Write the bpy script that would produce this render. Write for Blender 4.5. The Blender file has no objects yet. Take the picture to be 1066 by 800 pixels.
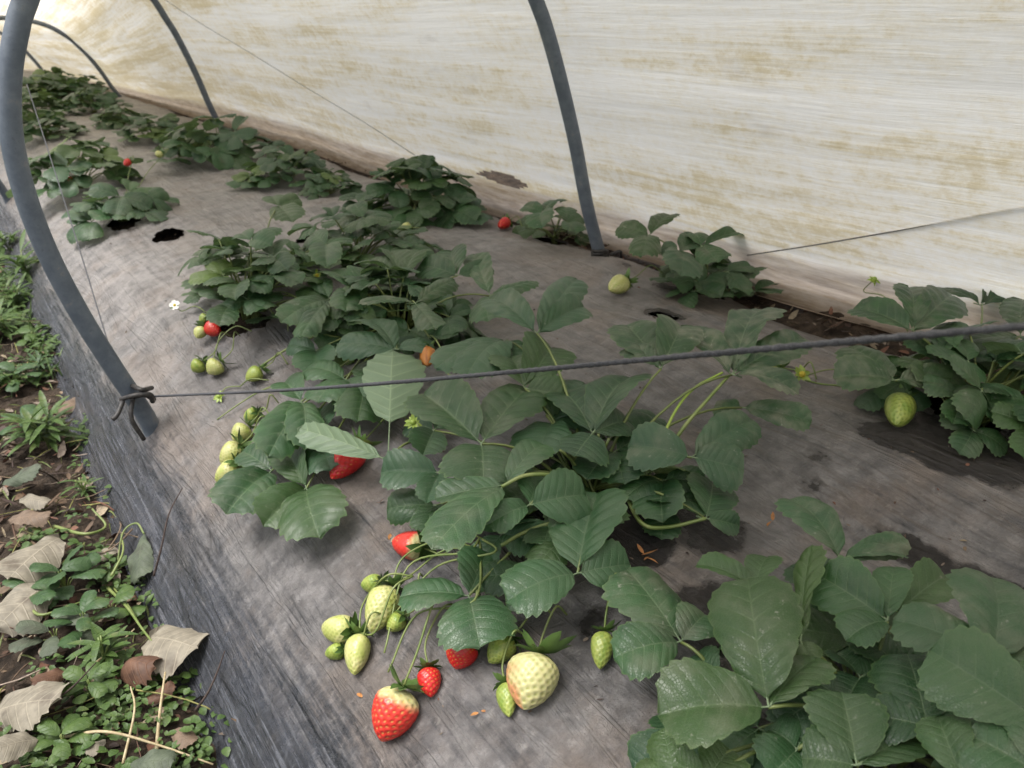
import bpy, math, random
import numpy as np
rng = np.random.default_rng(11)
random.seed(5)
scene = bpy.context.scene
COL = scene.collection

# ------------------------------------------------------------------ camera frame
F, CX, CY = 800.0, 533.0, 400.0
P, TH, H = math.radians(25.4), math.radians(36), 0.75
FW = np.array([math.sin(TH)*math.cos(P), math.cos(TH)*math.cos(P), -math.sin(P)])
RT = np.array([math.cos(TH), -math.sin(TH), 0.0])
UP = np.cross(RT, FW)
CAM = np.array([0, 0, H])
def ray(x, y): return FW + RT*(x-CX)/F - UP*(y-CY)/F
def onZ(x, y, z):
    d = ray(x, y); return CAM + d*(z-H)/d[2]
def onY(x, y, Y):
    d = ray(x, y); return CAM + d*Y/d[1]
def proj(p):
    v = np.asarray(p)-CAM; d = v@FW; return CX+F*(v@RT)/d, CY-F*(v@UP)/d
def nrm(v):
    v = np.asarray(v, float); return v/(np.linalg.norm(v)+1e-12)

# ------------------------------------------------------------------ numpy noise
def _h(i, j, s):
    n = (i*374761393 + j*668265263 + s*974711) & 0xFFFFFFFF
    n = ((n ^ (n >> 13))*1274126177) & 0xFFFFFFFF
    return ((n ^ (n >> 16)) & 0xFFFF)/65535.0
def vnoise(x, y, s=0):
    x = np.asarray(x, float); y = np.asarray(y, float)
    i = np.floor(x).astype(np.int64); j = np.floor(y).astype(np.int64)
    fx = x-i; fy = y-j
    fx = fx*fx*(3-2*fx); fy = fy*fy*(3-2*fy)
    a = _h(i, j, s); b = _h(i+1, j, s); c = _h(i, j+1, s); d = _h(i+1, j+1, s)
    return (a*(1-fx)+b*fx)*(1-fy)+(c*(1-fx)+d*fx)*fy - 0.5
def fbm(x, y, s=0, o=4):
    t = 0; a = 1
    for k in range(o):
        t = t + a*vnoise(x*2**k, y*2**k, s+k*7); a *= .5
    return t

# ------------------------------------------------------------------ bed surface
_px = np.array([-.5, .04, .09, .13, .19, .28, .42, .56, .70, .84, .95, 1.10, 1.24, 1.32, 1.6])
_pz = np.array([-.03, -.03, .0, .05, .115, .175, .218, .238, .238, .246, .254, .246, .228, .205, .20])
_gx = np.linspace(-.5, 1.6, 421)
_gz = np.interp(_gx, _px, _pz)
_gz = np.convolve(np.pad(_gz, 6, mode='edge'), np.ones(13)/13, 'valid')
MOUNDS = []      # (x, y, amp, radius)
def hz(x, y):
    x = np.asarray(x, float); y = np.asarray(y, float)
    z = np.interp(x + .012*np.sin(y*5.1+.6)+.01*np.sin(y*2.3), _gx, _gz)
    w = np.clip((x-.12)/.25, 0, 1)
    z = z + w*(.016*vnoise(x*3.2+3, y*2.6, 3) + .012*vnoise(x*7, y*6, 4))
    for mx, my, a, r in MOUNDS:
        z = z + a*np.exp(-((x-mx)**2+(y-my)**2)/r**2)
    return z
def hz1(x, y): return float(hz(x, y))
def onM(x, y, lift=0.0):
    d = ray(x, y); p = onZ(x, y, .24+lift)
    for _ in range(25):
        z = hz1(p[0], p[1])+lift
        q = CAM + d*(z-H)/d[2]
        p = p*.4+q*.6
    return p
for (px, py, a, r) in [(600, 500, .016, .14), (1000, 700, .012, .15), (1010, 440, .012, .13), (720, 300, .012, .12),
                       (950, 500, .014, .12), (640, 280, .02, .09), (255, 310, .015, .14)]:
    p = onZ(px, py, .24); MOUNDS.append((p[0], p[1], a, r))
p = onZ(930, 560, .23); MOUNDS.append((p[0], p[1], -.022, .10))
p = onZ(1060, 640, .23); MOUNDS.append((p[0], p[1], -.02, .10))

# ------------------------------------------------------------------ mesh + object helpers
def link(o, parent=None):
    COL.objects.link(o)
    if parent is not None: o.parent = parent
    return o
def mkmesh(name, V, Fc, mat, uv=None, col=None, smooth=True):
    me = bpy.data.meshes.new(name)
    V = np.asarray(V, np.float32)
    lens = np.fromiter((len(f) for f in Fc), np.int32, len(Fc))
    li = np.fromiter((i for f in Fc for i in f), np.int32, int(lens.sum()))
    me.vertices.add(len(V)); me.vertices.foreach_set('co', V.ravel())
    me.loops.add(len(li)); me.loops.foreach_set('vertex_index', li)
    me.polygons.add(len(lens))
    st = np.zeros(len(lens), np.int32); st[1:] = np.cumsum(lens)[:-1]
    me.polygons.foreach_set('loop_start', st)
    me.polygons.foreach_set('use_smooth', np.full(len(lens), smooth))
    if uv is not None:
        u = me.uv_layers.new(name='UVMap')
        u.data.foreach_set('uv', np.asarray(uv, np.float32)[li].ravel())
    if col is not None:
        a = me.color_attributes.new('col', 'FLOAT_COLOR', 'POINT')
        c = np.ones((len(V), 4), np.float32); c[:, :3] = col
        a.data.foreach_set('color', c.ravel())
    me.update(calc_edges=True)
    me.materials.append(mat)
    return me
def ob(name, V, Fc, mat, parent=None, uv=None, col=None, smooth=True, origin=None):
    V = np.asarray(V, float)
    if origin is not None: V = V-np.asarray(origin)
    o = bpy.data.objects.new(name, mkmesh(name, V, Fc, mat, uv, col, smooth))
    if origin is not None and parent is None: o.location = origin
    return link(o, parent)
def tag(o, label, cat, group=None, kind=None):
    if label: o['label'] = label
    if cat: o['category'] = cat
    if group: o['group'] = group
    if kind: o['kind'] = kind
    return o
def empty(name, loc, label, cat, group=None):
    o = bpy.data.objects.new(name, None); o.location = loc; o.empty_display_size = .05
    link(o); return tag(o, label, cat, group)
class MB:
    def __init__(s): s.V = []; s.F = []; s.UV = []; s.C = []; s.n = 0
    def add(s, V, Fc, uv=None, col=None):
        V = np.asarray(V, float).reshape(-1, 3)
        s.V.append(V); s.F += [tuple(i+s.n for i in f) for f in Fc]
        s.UV.append(np.zeros((len(V), 2)) if uv is None else np.asarray(uv, float))
        c = np.zeros((len(V), 3)); 
        if col is not None: c[:] = col
        s.C.append(c); s.n += len(V)
    def build(s, name, mat, parent=None, origin=None, smooth=True):
        return ob(name, np.vstack(s.V), s.F, mat, parent, np.vstack(s.UV), np.vstack(s.C), smooth, origin)
def tube(pts, r, n=8, cap=True):
    pts = np.asarray(pts, float); m = len(pts)
    r = np.broadcast_to(np.asarray(r, float), (m,))
    T = np.gradient(pts, axis=0); T /= np.linalg.norm(T, axis=1)[:, None]+1e-12
    a = np.array([0, 0, 1.0]) if abs(T[0][2]) < .9 else np.array([1.0, 0, 0])
    N = nrm(a-T[0]*(a@T[0])); V = []
    ang = np.linspace(0, 2*math.pi, n, endpoint=False)
    for i in range(m):
        N = nrm(N-T[i]*(N@T[i])); B = np.cross(T[i], N)
        V.append(pts[i]+r[i]*(np.cos(ang)[:, None]*N+np.sin(ang)[:, None]*B))
    Fc = [(i*n+k, i*n+(k+1) % n, (i+1)*n+(k+1) % n, (i+1)*n+k) for i in range(m-1) for k in range(n)]
    if cap: Fc += [tuple(range(n-1, -1, -1)), tuple((m-1)*n+k for k in range(n))]
    return np.vstack(V), Fc
def bez(a, b, c, n=10):
    t = np.linspace(0, 1, n)[:, None]
    return (1-t)**2*np.asarray(a)+2*t*(1-t)*np.asarray(b)+t*t*np.asarray(c)
def catmull(pts, n=8):
    p = np.asarray(pts, float); p = np.vstack([2*p[0]-p[1], p, 2*p[-1]-p[-2]]); out = []
    for i in range(1, len(p)-2):
        for t in np.linspace(0, 1, n, endpoint=False):
            out.append(.5*((2*p[i])+(-p[i-1]+p[i+1])*t+(2*p[i-1]-5*p[i]+4*p[i+1]-p[i+2])*t*t+(-p[i-1]+3*p[i]-3*p[i+1]+p[i+2])*t**3))
    out.append(p[-2]); return np.array(out)

# ------------------------------------------------------------------ material helpers
class NT:
    def __init__(s, name):
        s.m = bpy.data.materials.new(name); s.m.use_nodes = True
        s.t = s.m.node_tree; s.t.nodes.clear(); s.out = s.t.nodes.new('ShaderNodeOutputMaterial')
    def n(s, typ, **kw):
        nd = s.t.nodes.new('ShaderNode'+typ)
        for k, v in kw.items():
            if k.startswith('_'): setattr(nd, k[1:], v)
            else: s.set(nd, k, v)
        return nd
    def set(s, nd, k, v):
        k = k.replace('__', ' ')
        i = nd.inputs[int(k[1:])] if k[0] == 'i' and k[1:].isdigit() else nd.inputs[k]
        s.plug(i, v)
    def plug(s, i, v):
        if hasattr(v, 'is_output'): s.t.links.new(v, i)
        elif hasattr(v, 'outputs'): s.t.links.new(v.outputs[0], i)
        elif isinstance(v, tuple) and len(v) == 3 and i.type == 'RGBA': i.default_value = (*v, 1)
        else: i.default_value = v
    def math(s, op, a, b=0.0, c=None, clamp=False):
        nd = s.t.nodes.new('ShaderNodeMath'); nd.operation = op; nd.use_clamp = clamp
        s.plug(nd.inputs[0], a); s.plug(nd.inputs[1], b)
        if c is not None: s.plug(nd.inputs[2], c)
        return nd.outputs[0]
    def mix(s, f, a, b, mode='MIX'):
        nd = s.t.nodes.new('ShaderNodeMix'); nd.data_type = 'RGBA'; nd.blend_type = mode
        s.plug(nd.inputs['Factor'], f); s.plug(nd.inputs[6], a); s.plug(nd.inputs[7], b)
        return nd.outputs[2]
    def ss(s, v, lo, hi):
        nd = s.t.nodes.new('ShaderNodeMapRange'); nd.interpolation_type = 'SMOOTHSTEP'
        s.plug(nd.inputs[0], v); nd.inputs[1].default_value = lo; nd.inputs[2].default_value = hi
        return nd.outputs[0]
    def noise(s, vec, scale, detail=4, rough=.55, dist=0):
        nd = s.n('TexNoise', Scale=scale, Detail=detail, Roughness=rough, Distortion=dist)
        if vec is not None: s.plug(nd.inputs['Vector'], vec)
        return nd.outputs[0]
    def mapv(s, vec, sc, loc=(0, 0, 0), rot=(0, 0, 0)):
        nd = s.t.nodes.new('ShaderNodeMapping'); s.plug(nd.inputs[0], vec)
        nd.inputs['Location'].default_value = loc; nd.inputs['Rotation'].default_value = rot
        nd.inputs['Scale'].default_value = sc; return nd.outputs[0]
    def bump(s, h, st=.5, d=.002):
        return s.n('Bump', Strength=st, Distance=d, Height=h).outputs[0]
    def done(s, sh):
        s.t.links.new(sh.outputs[0] if hasattr(sh, 'outputs') else sh, s.out.inputs[0]); return s.m
    def obj(s): return s.n('TexCoord').outputs['Object']
    def pos(s): return s.n('NewGeometry').outputs['Position']

def simple(name, c1, c2, scale=60, rough=.6, bump=.3, bd=.001, spec=.4):
    m = NT(name); o = m.obj(); f = m.noise(o, scale, 5)
    b = m.n('BsdfPrincipled', Base__Color=m.mix(m.ss(f, .35, .65), c1, c2), Roughness=rough)
    b.inputs['Specular IOR Level'].default_value = spec
    m.plug(b.inputs['Normal'], m.bump(f, bump, bd)); return m.done(b)

def leaf_material():
    m = NT('strawberry_leaf_surface'); g = m.n('NewGeometry')
    uv = m.n('SeparateXYZ', Vector=m.n('UVMap')); u, v = uv.outputs[0], uv.outputs[1]
    at = m.n('SeparateColor', Color=m.n('VertexColor', _layer_name='col').outputs[0])
    dust, yel, rnd = at.outputs[0], at.outputs[1], at.outputs[2]
    o = m.pos()
    au = m.math('ABSOLUTE', u)
    dv = m.math('PINGPONG', v, .5)
    vein = m.math('SUBTRACT', 1, m.ss(dv, .0, .11))
    vein = m.math('MULTIPLY', vein, m.math('SUBTRACT', 1, m.math('MULTIPLY', au, .75)))
    mid = m.math('SUBTRACT', 1, m.ss(au, .0, .045))
    vn = m.math('MAXIMUM', vein, mid)
    net = m.n('TexVoronoi', Vector=o, Scale=420.0, _feature='DISTANCE_TO_EDGE').outputs[0]
    net = m.ss(net, 0, .12)
    n1 = m.noise(o, 26, 4); n2 = m.noise(o, 150, 5, .65)
    base = m.mix(m.ss(m.math('ADD', n1, m.math('MULTIPLY', m.math('SUBTRACT', rnd, .5), .7)), .25, .75), (.009, .041, .015), (.032, .092, .029))
    base = m.mix(m.math('MULTIPLY', m.math('SUBTRACT', 1, net), .34), base, (.055, .11, .045))
    base = m.mix(m.math('MULTIPLY', yel, .85), base, (.17, .24, .04))
    bw = m.math('POWER', m.math('SUBTRACT', 1, m.math('MINIMUM', au, 1.0)), 2.0)
    base = m.mix(m.math('MULTIPLY', vn, m.math('MULTIPLY_ADD', bw, .42, .10)), base, (.13, .19, .10))
    edge = m.ss(au, .9, 1.0)
    base = m.mix(m.math('MULTIPLY', edge, .35), base, (.12, .19, .06))
    base = m.mix(m.math('MULTIPLY', m.ss(rnd, .6, 1.0), .55), base, (.024, .060, .036))
    base = m.mix(m.math('MULTIPLY', m.math('SUBTRACT', 1, m.ss(rnd, .0, .3)), .5), base, (.050, .094, .022))
    # dusty soil film and dried spray spots
    d1 = m.ss(m.noise(o, 38, 5, .6), .38, .72)
    sp = m.math('MULTIPLY', m.ss(n2, .60, .70), m.ss(m.noise(o, 30, 3), .50, .62))
    base = m.mix(m.math('MULTIPLY', m.math('MULTIPLY_ADD', d1, .85, .02), dust, clamp=True), base, (.155, .165, .115))
    base = m.mix(m.math('MULTIPLY', sp, m.math('MULTIPLY_ADD', dust, .6, .2)), base, (.36, .36, .30))
    back = m.mix(m.math('MULTIPLY', vn, .6), m.mix(n1, (.105, .165, .095), (.15, .215, .125)), (.25, .33, .19))
    back = m.mix(m.math('MULTIPLY', yel, .5), back, (.25, .30, .1))
    colr = m.mix(g.outputs['Backfacing'], base, back)
    hgt = m.math('ADD', m.math('MULTIPLY', net, .35), m.math('MULTIPLY', vn, -.6))
    hgt = m.math('ADD', hgt, m.math('MULTIPLY', n2, .5))
    nb = m.bump(hgt, .55, .0009)
    b = m.n('BsdfPrincipled', Base__Color=colr, Roughness=m.math('MULTIPLY_ADD', n2, .22, .24))
    b.inputs['Specular IOR Level'].default_value = .45; m.plug(b.inputs['Normal'], nb)
    t = m.n('BsdfTranslucent', Color=m.mix(.5, colr, (.14, .26, .03)))
    x = m.n('MixShader', i0=.2, i1=b, i2=t)
    return m.done(x)
LEAF = leaf_material()

def stem_mat(name, c1, c2):
    m = NT(name); o = m.pos(); f = m.noise(o, 45, 4)
    b = m.n('BsdfPrincipled', Base__Color=m.mix(m.ss(f, .3, .7), c1, c2), Roughness=.45)
    m.plug(b.inputs['Normal'], m.bump(m.noise(o, 600, 3), .3, .0006)); return m.done(b)
PETIOLE = stem_mat('petiole_green', (.085, .115, .03), (.14, .175, .05))
STALK = stem_mat('fruit_stalk_green', (.115, .165, .04), (.19, .225, .075))
SEPAL = stem_mat('calyx_green', (.045, .095, .022), (.095, .165, .04))
YOUNG = stem_mat('young_bract_yellow_green', (.20, .30, .04), (.28, .36, .07))
PETAL = simple('white_petal', (.72, .72, .68), (.82, .82, .78), 90, .6)
YELLOW = simple('yellow_flower_centre', (.55, .42, .04), (.62, .50, .07), 300, .7, 1, .002)

def berry_material():
    m = NT('strawberry_skin'); c = m.n('VertexColor', _layer_name='col').outputs[0]
    o = m.pos(); f = m.noise(o, 130, 4)
    colr = m.mix(m.math('MULTIPLY', m.ss(f, .4, .7), .18), c, (.8, .75, .5), 'MULTIPLY')
    b = m.n('BsdfPrincipled', Base__Color=colr, Roughness=m.math('MULTIPLY_ADD', f, .2, .26))
    b.inputs['Specular IOR Level'].default_value = .45
    b.inputs['Subsurface Weight'].default_value = .12
    b.inputs['Subsurface Radius'].default_value = (.004, .002, .001); b.inputs['Subsurface Scale'].default_value = 1
    m.plug(b.inputs['Normal'], m.bump(f, .15, .0005)); return m.done(b)
BERRY = berry_material()

# ------------------------------------------------------------------ leaflet geometry
def leaflet(L, W, K=9, rp=4, S=(0, .12, .3, .5, .7, .86, .95, 1), fold=.2, arch=.08, edge=.10, wave=.02, pleat=.0115, r=rng):
    S = np.array(S); C = len(S)-1; R = K*rp
    tau = np.arange(1, R+1)/R
    cs = np.cos(np.pi*tau)
    xm = L*((1-cs)/2)**.80
    ym = W/2*np.sin(np.pi*np.minimum(tau, .999))**.72*(1-.27*cs)/1.04
    nk = np.clip((xm/L)/.09, 0, 1); ym = ym*(.25+.75*nk)
    x0 = xm*(.20+.79*tau**1.25)
    ph = (np.arange(1, R+1) % rp)/rp
    notch = np.where(ph == 0, 0, np.where(ph < .3, .026, np.where(ph < .6, .085, .030)))
    notch = notch*np.clip((xm/L-.1)/.2, 0, 1)
    if rp == 2: notch = np.where(ph == 0, 0, .08)*np.clip((xm/L-.1)/.2, 0, 1)
    tip = 1+.02*np.where(ph == 0, 1, 0)
    V = [np.array([[0, 0, 0.]])]; UV = [np.array([[0, 0.]])]
    p1, p2, p3 = r.uniform(0, 6.3, 3)
    skew = r.uniform(-.06, .06)
    for i in range(R):
        rowv = []
        for sgn, cols in ((-1, range(C, 0, -1)), (1, range(0, C+1))):
            for c in cols:
                s = S[c]; e = s*(1-notch[i]*s**5)
                x = x0[i]+(xm[i]*(tip[i] if s == 1 else 1)*.97-x0[i])*e**1.08
                y = sgn*ym[i]*e*(1+skew*sgn)
                fr = (tau[i]*K) % 1
                z = pleat*L*math.sin(math.pi*fr)**2*min(1, s*4)*(1-.45*s)*min(1, ym[i]/(W*.25))
                z += fold*abs(y)-edge*(2*y/W)**2*W*1.1
                z += arch*L*4*(x/L)*(1-x/L)
                z += wave*L*s*s*(math.sin(7*x/L+p1+sgn*p2)+.6*math.sin(15*x/L+p3*sgn))
                rowv.append((x, y, z, sgn*s, tau[i]*K))
        a = np.array(rowv); V.append(a[:, :3]); UV.append(a[:, 3:])
    n = 2*C+1; Fc = []
    for k in range(n-1): Fc.append((0, 1+k, 2+k))
    for i in range(R-1):
        b = 1+i*n
        for k in range(n-1): Fc.append((b+k, b+n+k, b+n+k+1, b+k+1))
    return np.vstack(V), Fc, np.vstack(UV)
HI = dict(K=9, rp=4)
MID = dict(K=9, rp=4, S=(0, .2, .5, .8, .94, 1))
LO = dict(K=7, rp=2, S=(0, .35, .8, 1))

def frame_leaf(J, d, n, args):
    V, Fc, uv = args
    d = nrm(d); n = nrm(n-d*(n@d)); b = np.cross(n, d)
    return J+V[:, :1]*d+V[:, 1:2]*b+V[:, 2:]*n, Fc, uv
def rot(v, k, a):
    return v*math.cos(a)+np.cross(k, v)*math.sin(a)+k*(k@v)*(1-math.cos(a))

class Plant:
    def __init__(s, crown, label, group='strawberry plants on the bed', loc=None):
        s.c = np.asarray(crown, float)
        s.root = empty('strawberry_plant', tuple(s.c), label, 'strawberry plant', group)
    def leaf(s, J, lets, lod=HI, dust=.25, yel=0., under=False, petiole=True, label=None, droop=None, pr=.0017, start=None):
        """lets: list of (direction vector with length, width, normal, kwargs)"""
        mb_V = [np.array([J])]; Fs = []; UVs = [np.zeros((1, 2))]; nv = 1
        rd = rng.uniform(0, 1)
        for (d, W, n, kw) in lets:
            L = float(np.linalg.norm(d)); a = dict(lod); a.update(kw)
            a.setdefault('fold', rng.uniform(.2, .65)); a.setdefault('arch', rng.uniform(.03, .15))
            a.setdefault('edge', rng.uniform(.10, .32)); a.setdefault('wave', rng.uniform(.010, .026))
            pet = a.pop('pet', .05)
            if pet:      # short petiolule between the joint and the blade
                Jb = J+d*pet; k0 = nv; nd = nrm(d); sd = nrm(np.cross(nd, n)); nn_ = np.cross(sd, nd); ring = []
                for q in (J, Jb, J+d*(pet+.10)):
                    for ang in (0, 2.1, 4.2): ring.append(q+.0011*(math.cos(ang)*sd+math.sin(ang)*nn_))
                mb_V.append(np.array(ring)); UVs.append(np.zeros((9, 2))); nv += 9
                for r0 in (0, 3):
                    for c0 in range(3): Fs.append((k0+r0+c0, k0+r0+(c0+1) % 3, k0+r0+3+(c0+1) % 3, k0+r0+3+c0))
            else: Jb = J
            V, Fc, uv = frame_leaf(Jb, d, n, leaflet(L*(1-pet), W, **a))
            Fs += [tuple(i+nv for i in f) for f in Fc]
            mb_V.append(V); UVs.append(uv); nv += len(V)
        V = np.vstack(mb_V); col = np.tile([dust, yel, rd], (len(V), 1))
        col[:, 0] = np.clip(col[:, 0]*(1+1.2*vnoise(V[:, 0]*25, V[:, 1]*25, 9)), 0, 1)
        o = ob('leaf', V-s.c, Fs, LEAF, s.root, np.vstack(UVs), col)
        if label: o['label'] = label
        if petiole:
            st = s.c+np.array([rng.normal(0, .008), rng.normal(0, .008), .0]) if start is None else start
            J2 = J-np.array([0, 0, .0008])
            dv = J2-st; mid = st+dv*.45+np.array([0, 0, .35*np.linalg.norm(dv[:2])+.01])
            mid[2] = min(mid[2], max(J2[2], st[2])+.03)
            Vt, Ft = tube(bez(st, mid, J2, 10), np.linspace(pr*1.25, pr*.8, 10), 7)
            ob('petiole', Vt-s.c, Ft, PETIOLE, o)
        return o
    def hero(s, j, h, tips, lod=HI, dust=.25, yel=0., under=False, petiole=True, label=None, start=None):
        """junction and leaflet tips read off the photo; h = height above the mulch, each tip (x, y, dz, width/length, roll)"""
        J = onM(j[0], j[1], h); lets = []
        for t in tips:
            x, y, dz = t[0], t[1], t[2]; wr = t[3] if len(t) > 3 else .86; ro = t[4] if len(t) > 4 else 0
            if y > j[1]+18 and not under: dz *= .4
            T = onZ(x, y, J[2]+dz)
            d = T-J; L = np.linalg.norm(d)
            n = nrm(np.array([0, 0, .9])+nrm(CAM-J)*.45)
            n = nrm(n-nrm(d)*(n@nrm(d))); n = rot(n, nrm(d), math.radians(ro+rng.uniform(-22, 22)))
            if under: n = -n
            kw = {}
            if under: kw = dict(fold=.12, arch=-.04, edge=-.06, wave=.01, pet=t[5] if len(t) > 5 else .1)
            Wd = 1.07*wr*min(max(L, .055), .085) if wr < 2 else wr/1000.
            lets.append((d, Wd, n, kw))
        return s.leaf(J, lets, lod, dust, yel, under, petiole, label, start=start)
    def fill(s, n, rad, hgt, size=.062, lod=MID, dust=.25, rmin=.1, az=(0, 360), dir0=None, squash=1.0, yel=.0, clear=()):
        for k in range(n):
            a = math.radians(az[0]+(az[1]-az[0])*((k*.381966+rng.uniform(-.04, .04)) % 1))
            q = math.sqrt(rmin**2+(1-rmin**2)*((k+.5)/n)); rr = rad*q*rng.uniform(.85, 1.1)
            x = s.c[0]+math.cos(a)*rr*squash; y = s.c[1]+math.sin(a)*rr
            if any(math.hypot(*(np.array(proj(np.array([x, y, s.c[2]+.06])))-np.array(q_[:2]))) < q_[2] for q_ in clear): continue
            z = max(hz1(x, y)+.022, s.c[2]+hgt*(1-.78*q*q)*rng.uniform(.65, 1.1))
            J = np.array([x, y, z]); out = np.array([math.cos(a), math.sin(a), 0])
            out = rot(out, np.array([0, 0, 1.]), rng.normal(0, .5))
            tilt = rng.uniform(.0, .6)*q+rng.normal(0, .2)
            n0 = nrm(np.array([0, 0, 1])+out*tilt+rng.normal(0, .22, 3))
            d0 = nrm(out-n0*(out@n0)); sz = size*rng.uniform(.8, 1.15); lets = []
            for ang, f in ((0, 1), (rng.uniform(70, 95), .92), (-rng.uniform(70, 95), .92)):
                d = rot(d0, n0, math.radians(ang)); d = nrm(d+n0*rng.uniform(-.3, .15))
                nn = nrm(n0+d*.0+rng.normal(0, .08, 3))
                lets.append((d*sz*f, sz*f*rng.uniform(.8, .92), nn, {}))
            s.leaf(J, lets, lod, dust*rng.uniform(.5, 1.4), max(0, yel+rng.normal(0, .07))+(.5 if rng.uniform() < .045 else 0))
    # --- fruit
    def berry(s, ca, tip, wpx, kind, lift=None, lift2=None, res=(56, 44), stalk=True, label=None, sep=1.0, start=None, sag=.02):
        Rr = wpx/F*(onM(ca[0], ca[1], lift or 0)-CAM)@FW/2
        l1 = Rr*1.12 if lift is None else lift; l2 = Rr*.8 if lift2 is None else lift2
        A = onM(ca[0], ca[1], l1); B = onM(tip[0], tip[1], l2)
        ax = B-A; Ln = np.linalg.norm(ax); ax /= Ln
        Ln = min(max(Ln, 1.65*Rr), 3.2*Rr); 
        nu, nt = res
        a = np.array([0, 0, 1.]) if abs(ax[2]) < .9 else np.array([1., 0, 0])
        e1 = nrm(a-ax*(a@ax)); e2 = np.cross(ax, e1)
        def prof(t):
            return Rr*np.where(t < .3, np.sqrt(np.clip(1-(1-t/.3)**2, 0, 1))*.999, np.clip(1-((t-.3)/.7)**2, 0, 1)**.72)
        t = np.concatenate([[0.0], (1-np.cos(np.pi*np.linspace(0.03, .985, nt)))/2, [1.0]])
        r = prof(t); th = np.linspace(0, 2*np.pi, nu, endpoint=False)
        lob = 1+.05*np.sin(2*th+rng.uniform(0, 6))+.03*np.sin(3*th+rng.uniform(0, 6))
        TT, HH = np.meshgrid(t, th, indexing='ij')
        RR = r[:, None]*lob[None, :]
        X = A+TT[..., None]*Ln*ax+RR[..., None]*(np.cos(HH)[..., None]*e1+np.sin(HH)[..., None]*e2)
        # seeds on a phyllotaxis spiral, equal area
        ts = np.linspace(.04, .985, 400); w = np.cumsum(prof(ts)+Rr*.08); w /= w[-1]
        Ns = 150 if Rr > .012 else 100; k = np.arange(Ns)
        tk = np.interp((k+.5)/Ns, w, ts); hk = k*2.399963
        Pk = A+tk[:, None]*Ln*ax+prof(tk)[:, None]*(np.cos(hk)[:, None]*e1+np.sin(hk)[:, None]*e2)
        Vf = X.reshape(-1, 3)
        D = np.sqrt(((Vf[:, None, :]-Pk[None])**2).sum(-1)).min(1)
        sp = Rr*math.sqrt(4*math.pi*1.1/Ns)*.5
        dim = np.exp(-(D/(sp*.55))**2); seed = np.exp(-(D/(sp*.30))**4)
        ctr = A+TT.reshape(-1, 1)*Ln*ax; nv = Vf-ctr; nv /= np.linalg.norm(nv, axis=1)[:, None]+1e-9
        Vf = Vf-nv*(dim*.115*Rr)[:, None]+nv*(seed*(.05 if kind != 'dry' else .3)*Rr)[:, None]
        tf = TT.reshape(-1); nz = vnoise(HH.reshape(-1)*2, tf*5, int(rng.integers(99)))
        red = np.array([.50, .017, .018]); deep = np.array([.38, .010, .014]); white = np.array([.50, .47, .235]); green = np.array([.19, .265, .05]); yg = np.array([.33, .37, .095])
        up = nv[:, 2]
        if kind == 'ripe': f = np.clip(.9+nz*.4, 0, 1)[:, None]; c = deep*(1-f)+red*f
        elif kind == 'half':
            f = np.clip((tf-.27+nz*.25)/.22, 0, 1)[:, None]; c = white*(1-f)+(red+[.06, .03, 0])*f
        elif kind == 'shoulder':
            f = np.clip((tf-.13+nz*.12)/.15, 0, 1)[:, None]; c = white*(1-f)+(red+[.08, .02, .01])*f
        elif kind == 'blush':
            side = nv@(-RT); f = np.clip((side*.6+tf*.7-.70+nz*.35)/.6, 0, .62)[:, None]; c = white*(1-f)+np.array([.52, .10, .05])*f
        elif kind == 'pale': f = np.clip(.5+nz, 0, 1)[:, None]; c = yg*(1-f)+white*f
        elif kind == 'dry': f = np.clip(.5+nz, 0, 1)[:, None]; c = np.array([.26, .075, .012])*(1-f)+np.array([.50, .20, .04])*f
        else: f = np.clip(.45+nz*1.2, 0, 1)[:, None]; c = green*(1-f)+yg*f
        sc = {'ripe': [.55, .30, .06], 'half': [.60, .38, .10], 'shoulder': [.6, .4, .12], 'blush': [.24, .25, .04], 'pale': [.17, .20, .03], 'dry': [.5, .2, .04]}.get(kind, [.10, .14, .02])
        c = c*(1-.30*dim[:, None]*np.array([1, .72, 1.2])*(1-seed[:, None])); c = c*(1-seed[:, None]*.85)+np.array(sc)*seed[:, None]*.85
        m = len(t)
        Fc = [(i*nu+k_, i*nu+(k_+1) % nu, (i+1)*nu+(k_+1) % nu, (i+1)*nu+k_) for i in range(m-1) for k_ in range(nu)]
        o = ob('strawberry', Vf-s.c, Fc, BERRY, s.root, None, c)
        if label: o['label'] = label
        s.calyx(A-ax*Rr*.03, -ax, Rr*1.05*sep, o)
        if stalk:
            stt = s.c+np.array([0, 0, .015]) if start is None else start
            s.stalk(stt, A-ax*Rr*.05, -ax, o, sag)
        return o
    def stalk(s, a, b, outdir, parent, sag=.02, r=.0011, mat=None, name='fruit_stalk'):
        D = np.linalg.norm(b-a)
        c1 = b+np.asarray(outdir)*min(.035, D*.4)
        m = (a+c1)/2+np.array([0, 0, sag])
        pts = catmull([a, m, c1, b], 6)
        for q in pts[1:-1]:
            q[2] = max(q[2], hz1(q[0], q[1])+.003)
        V, Fc = tube(pts, r, 6)
        return ob(name, V-s.c, Fc, mat or STALK, parent)
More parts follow.
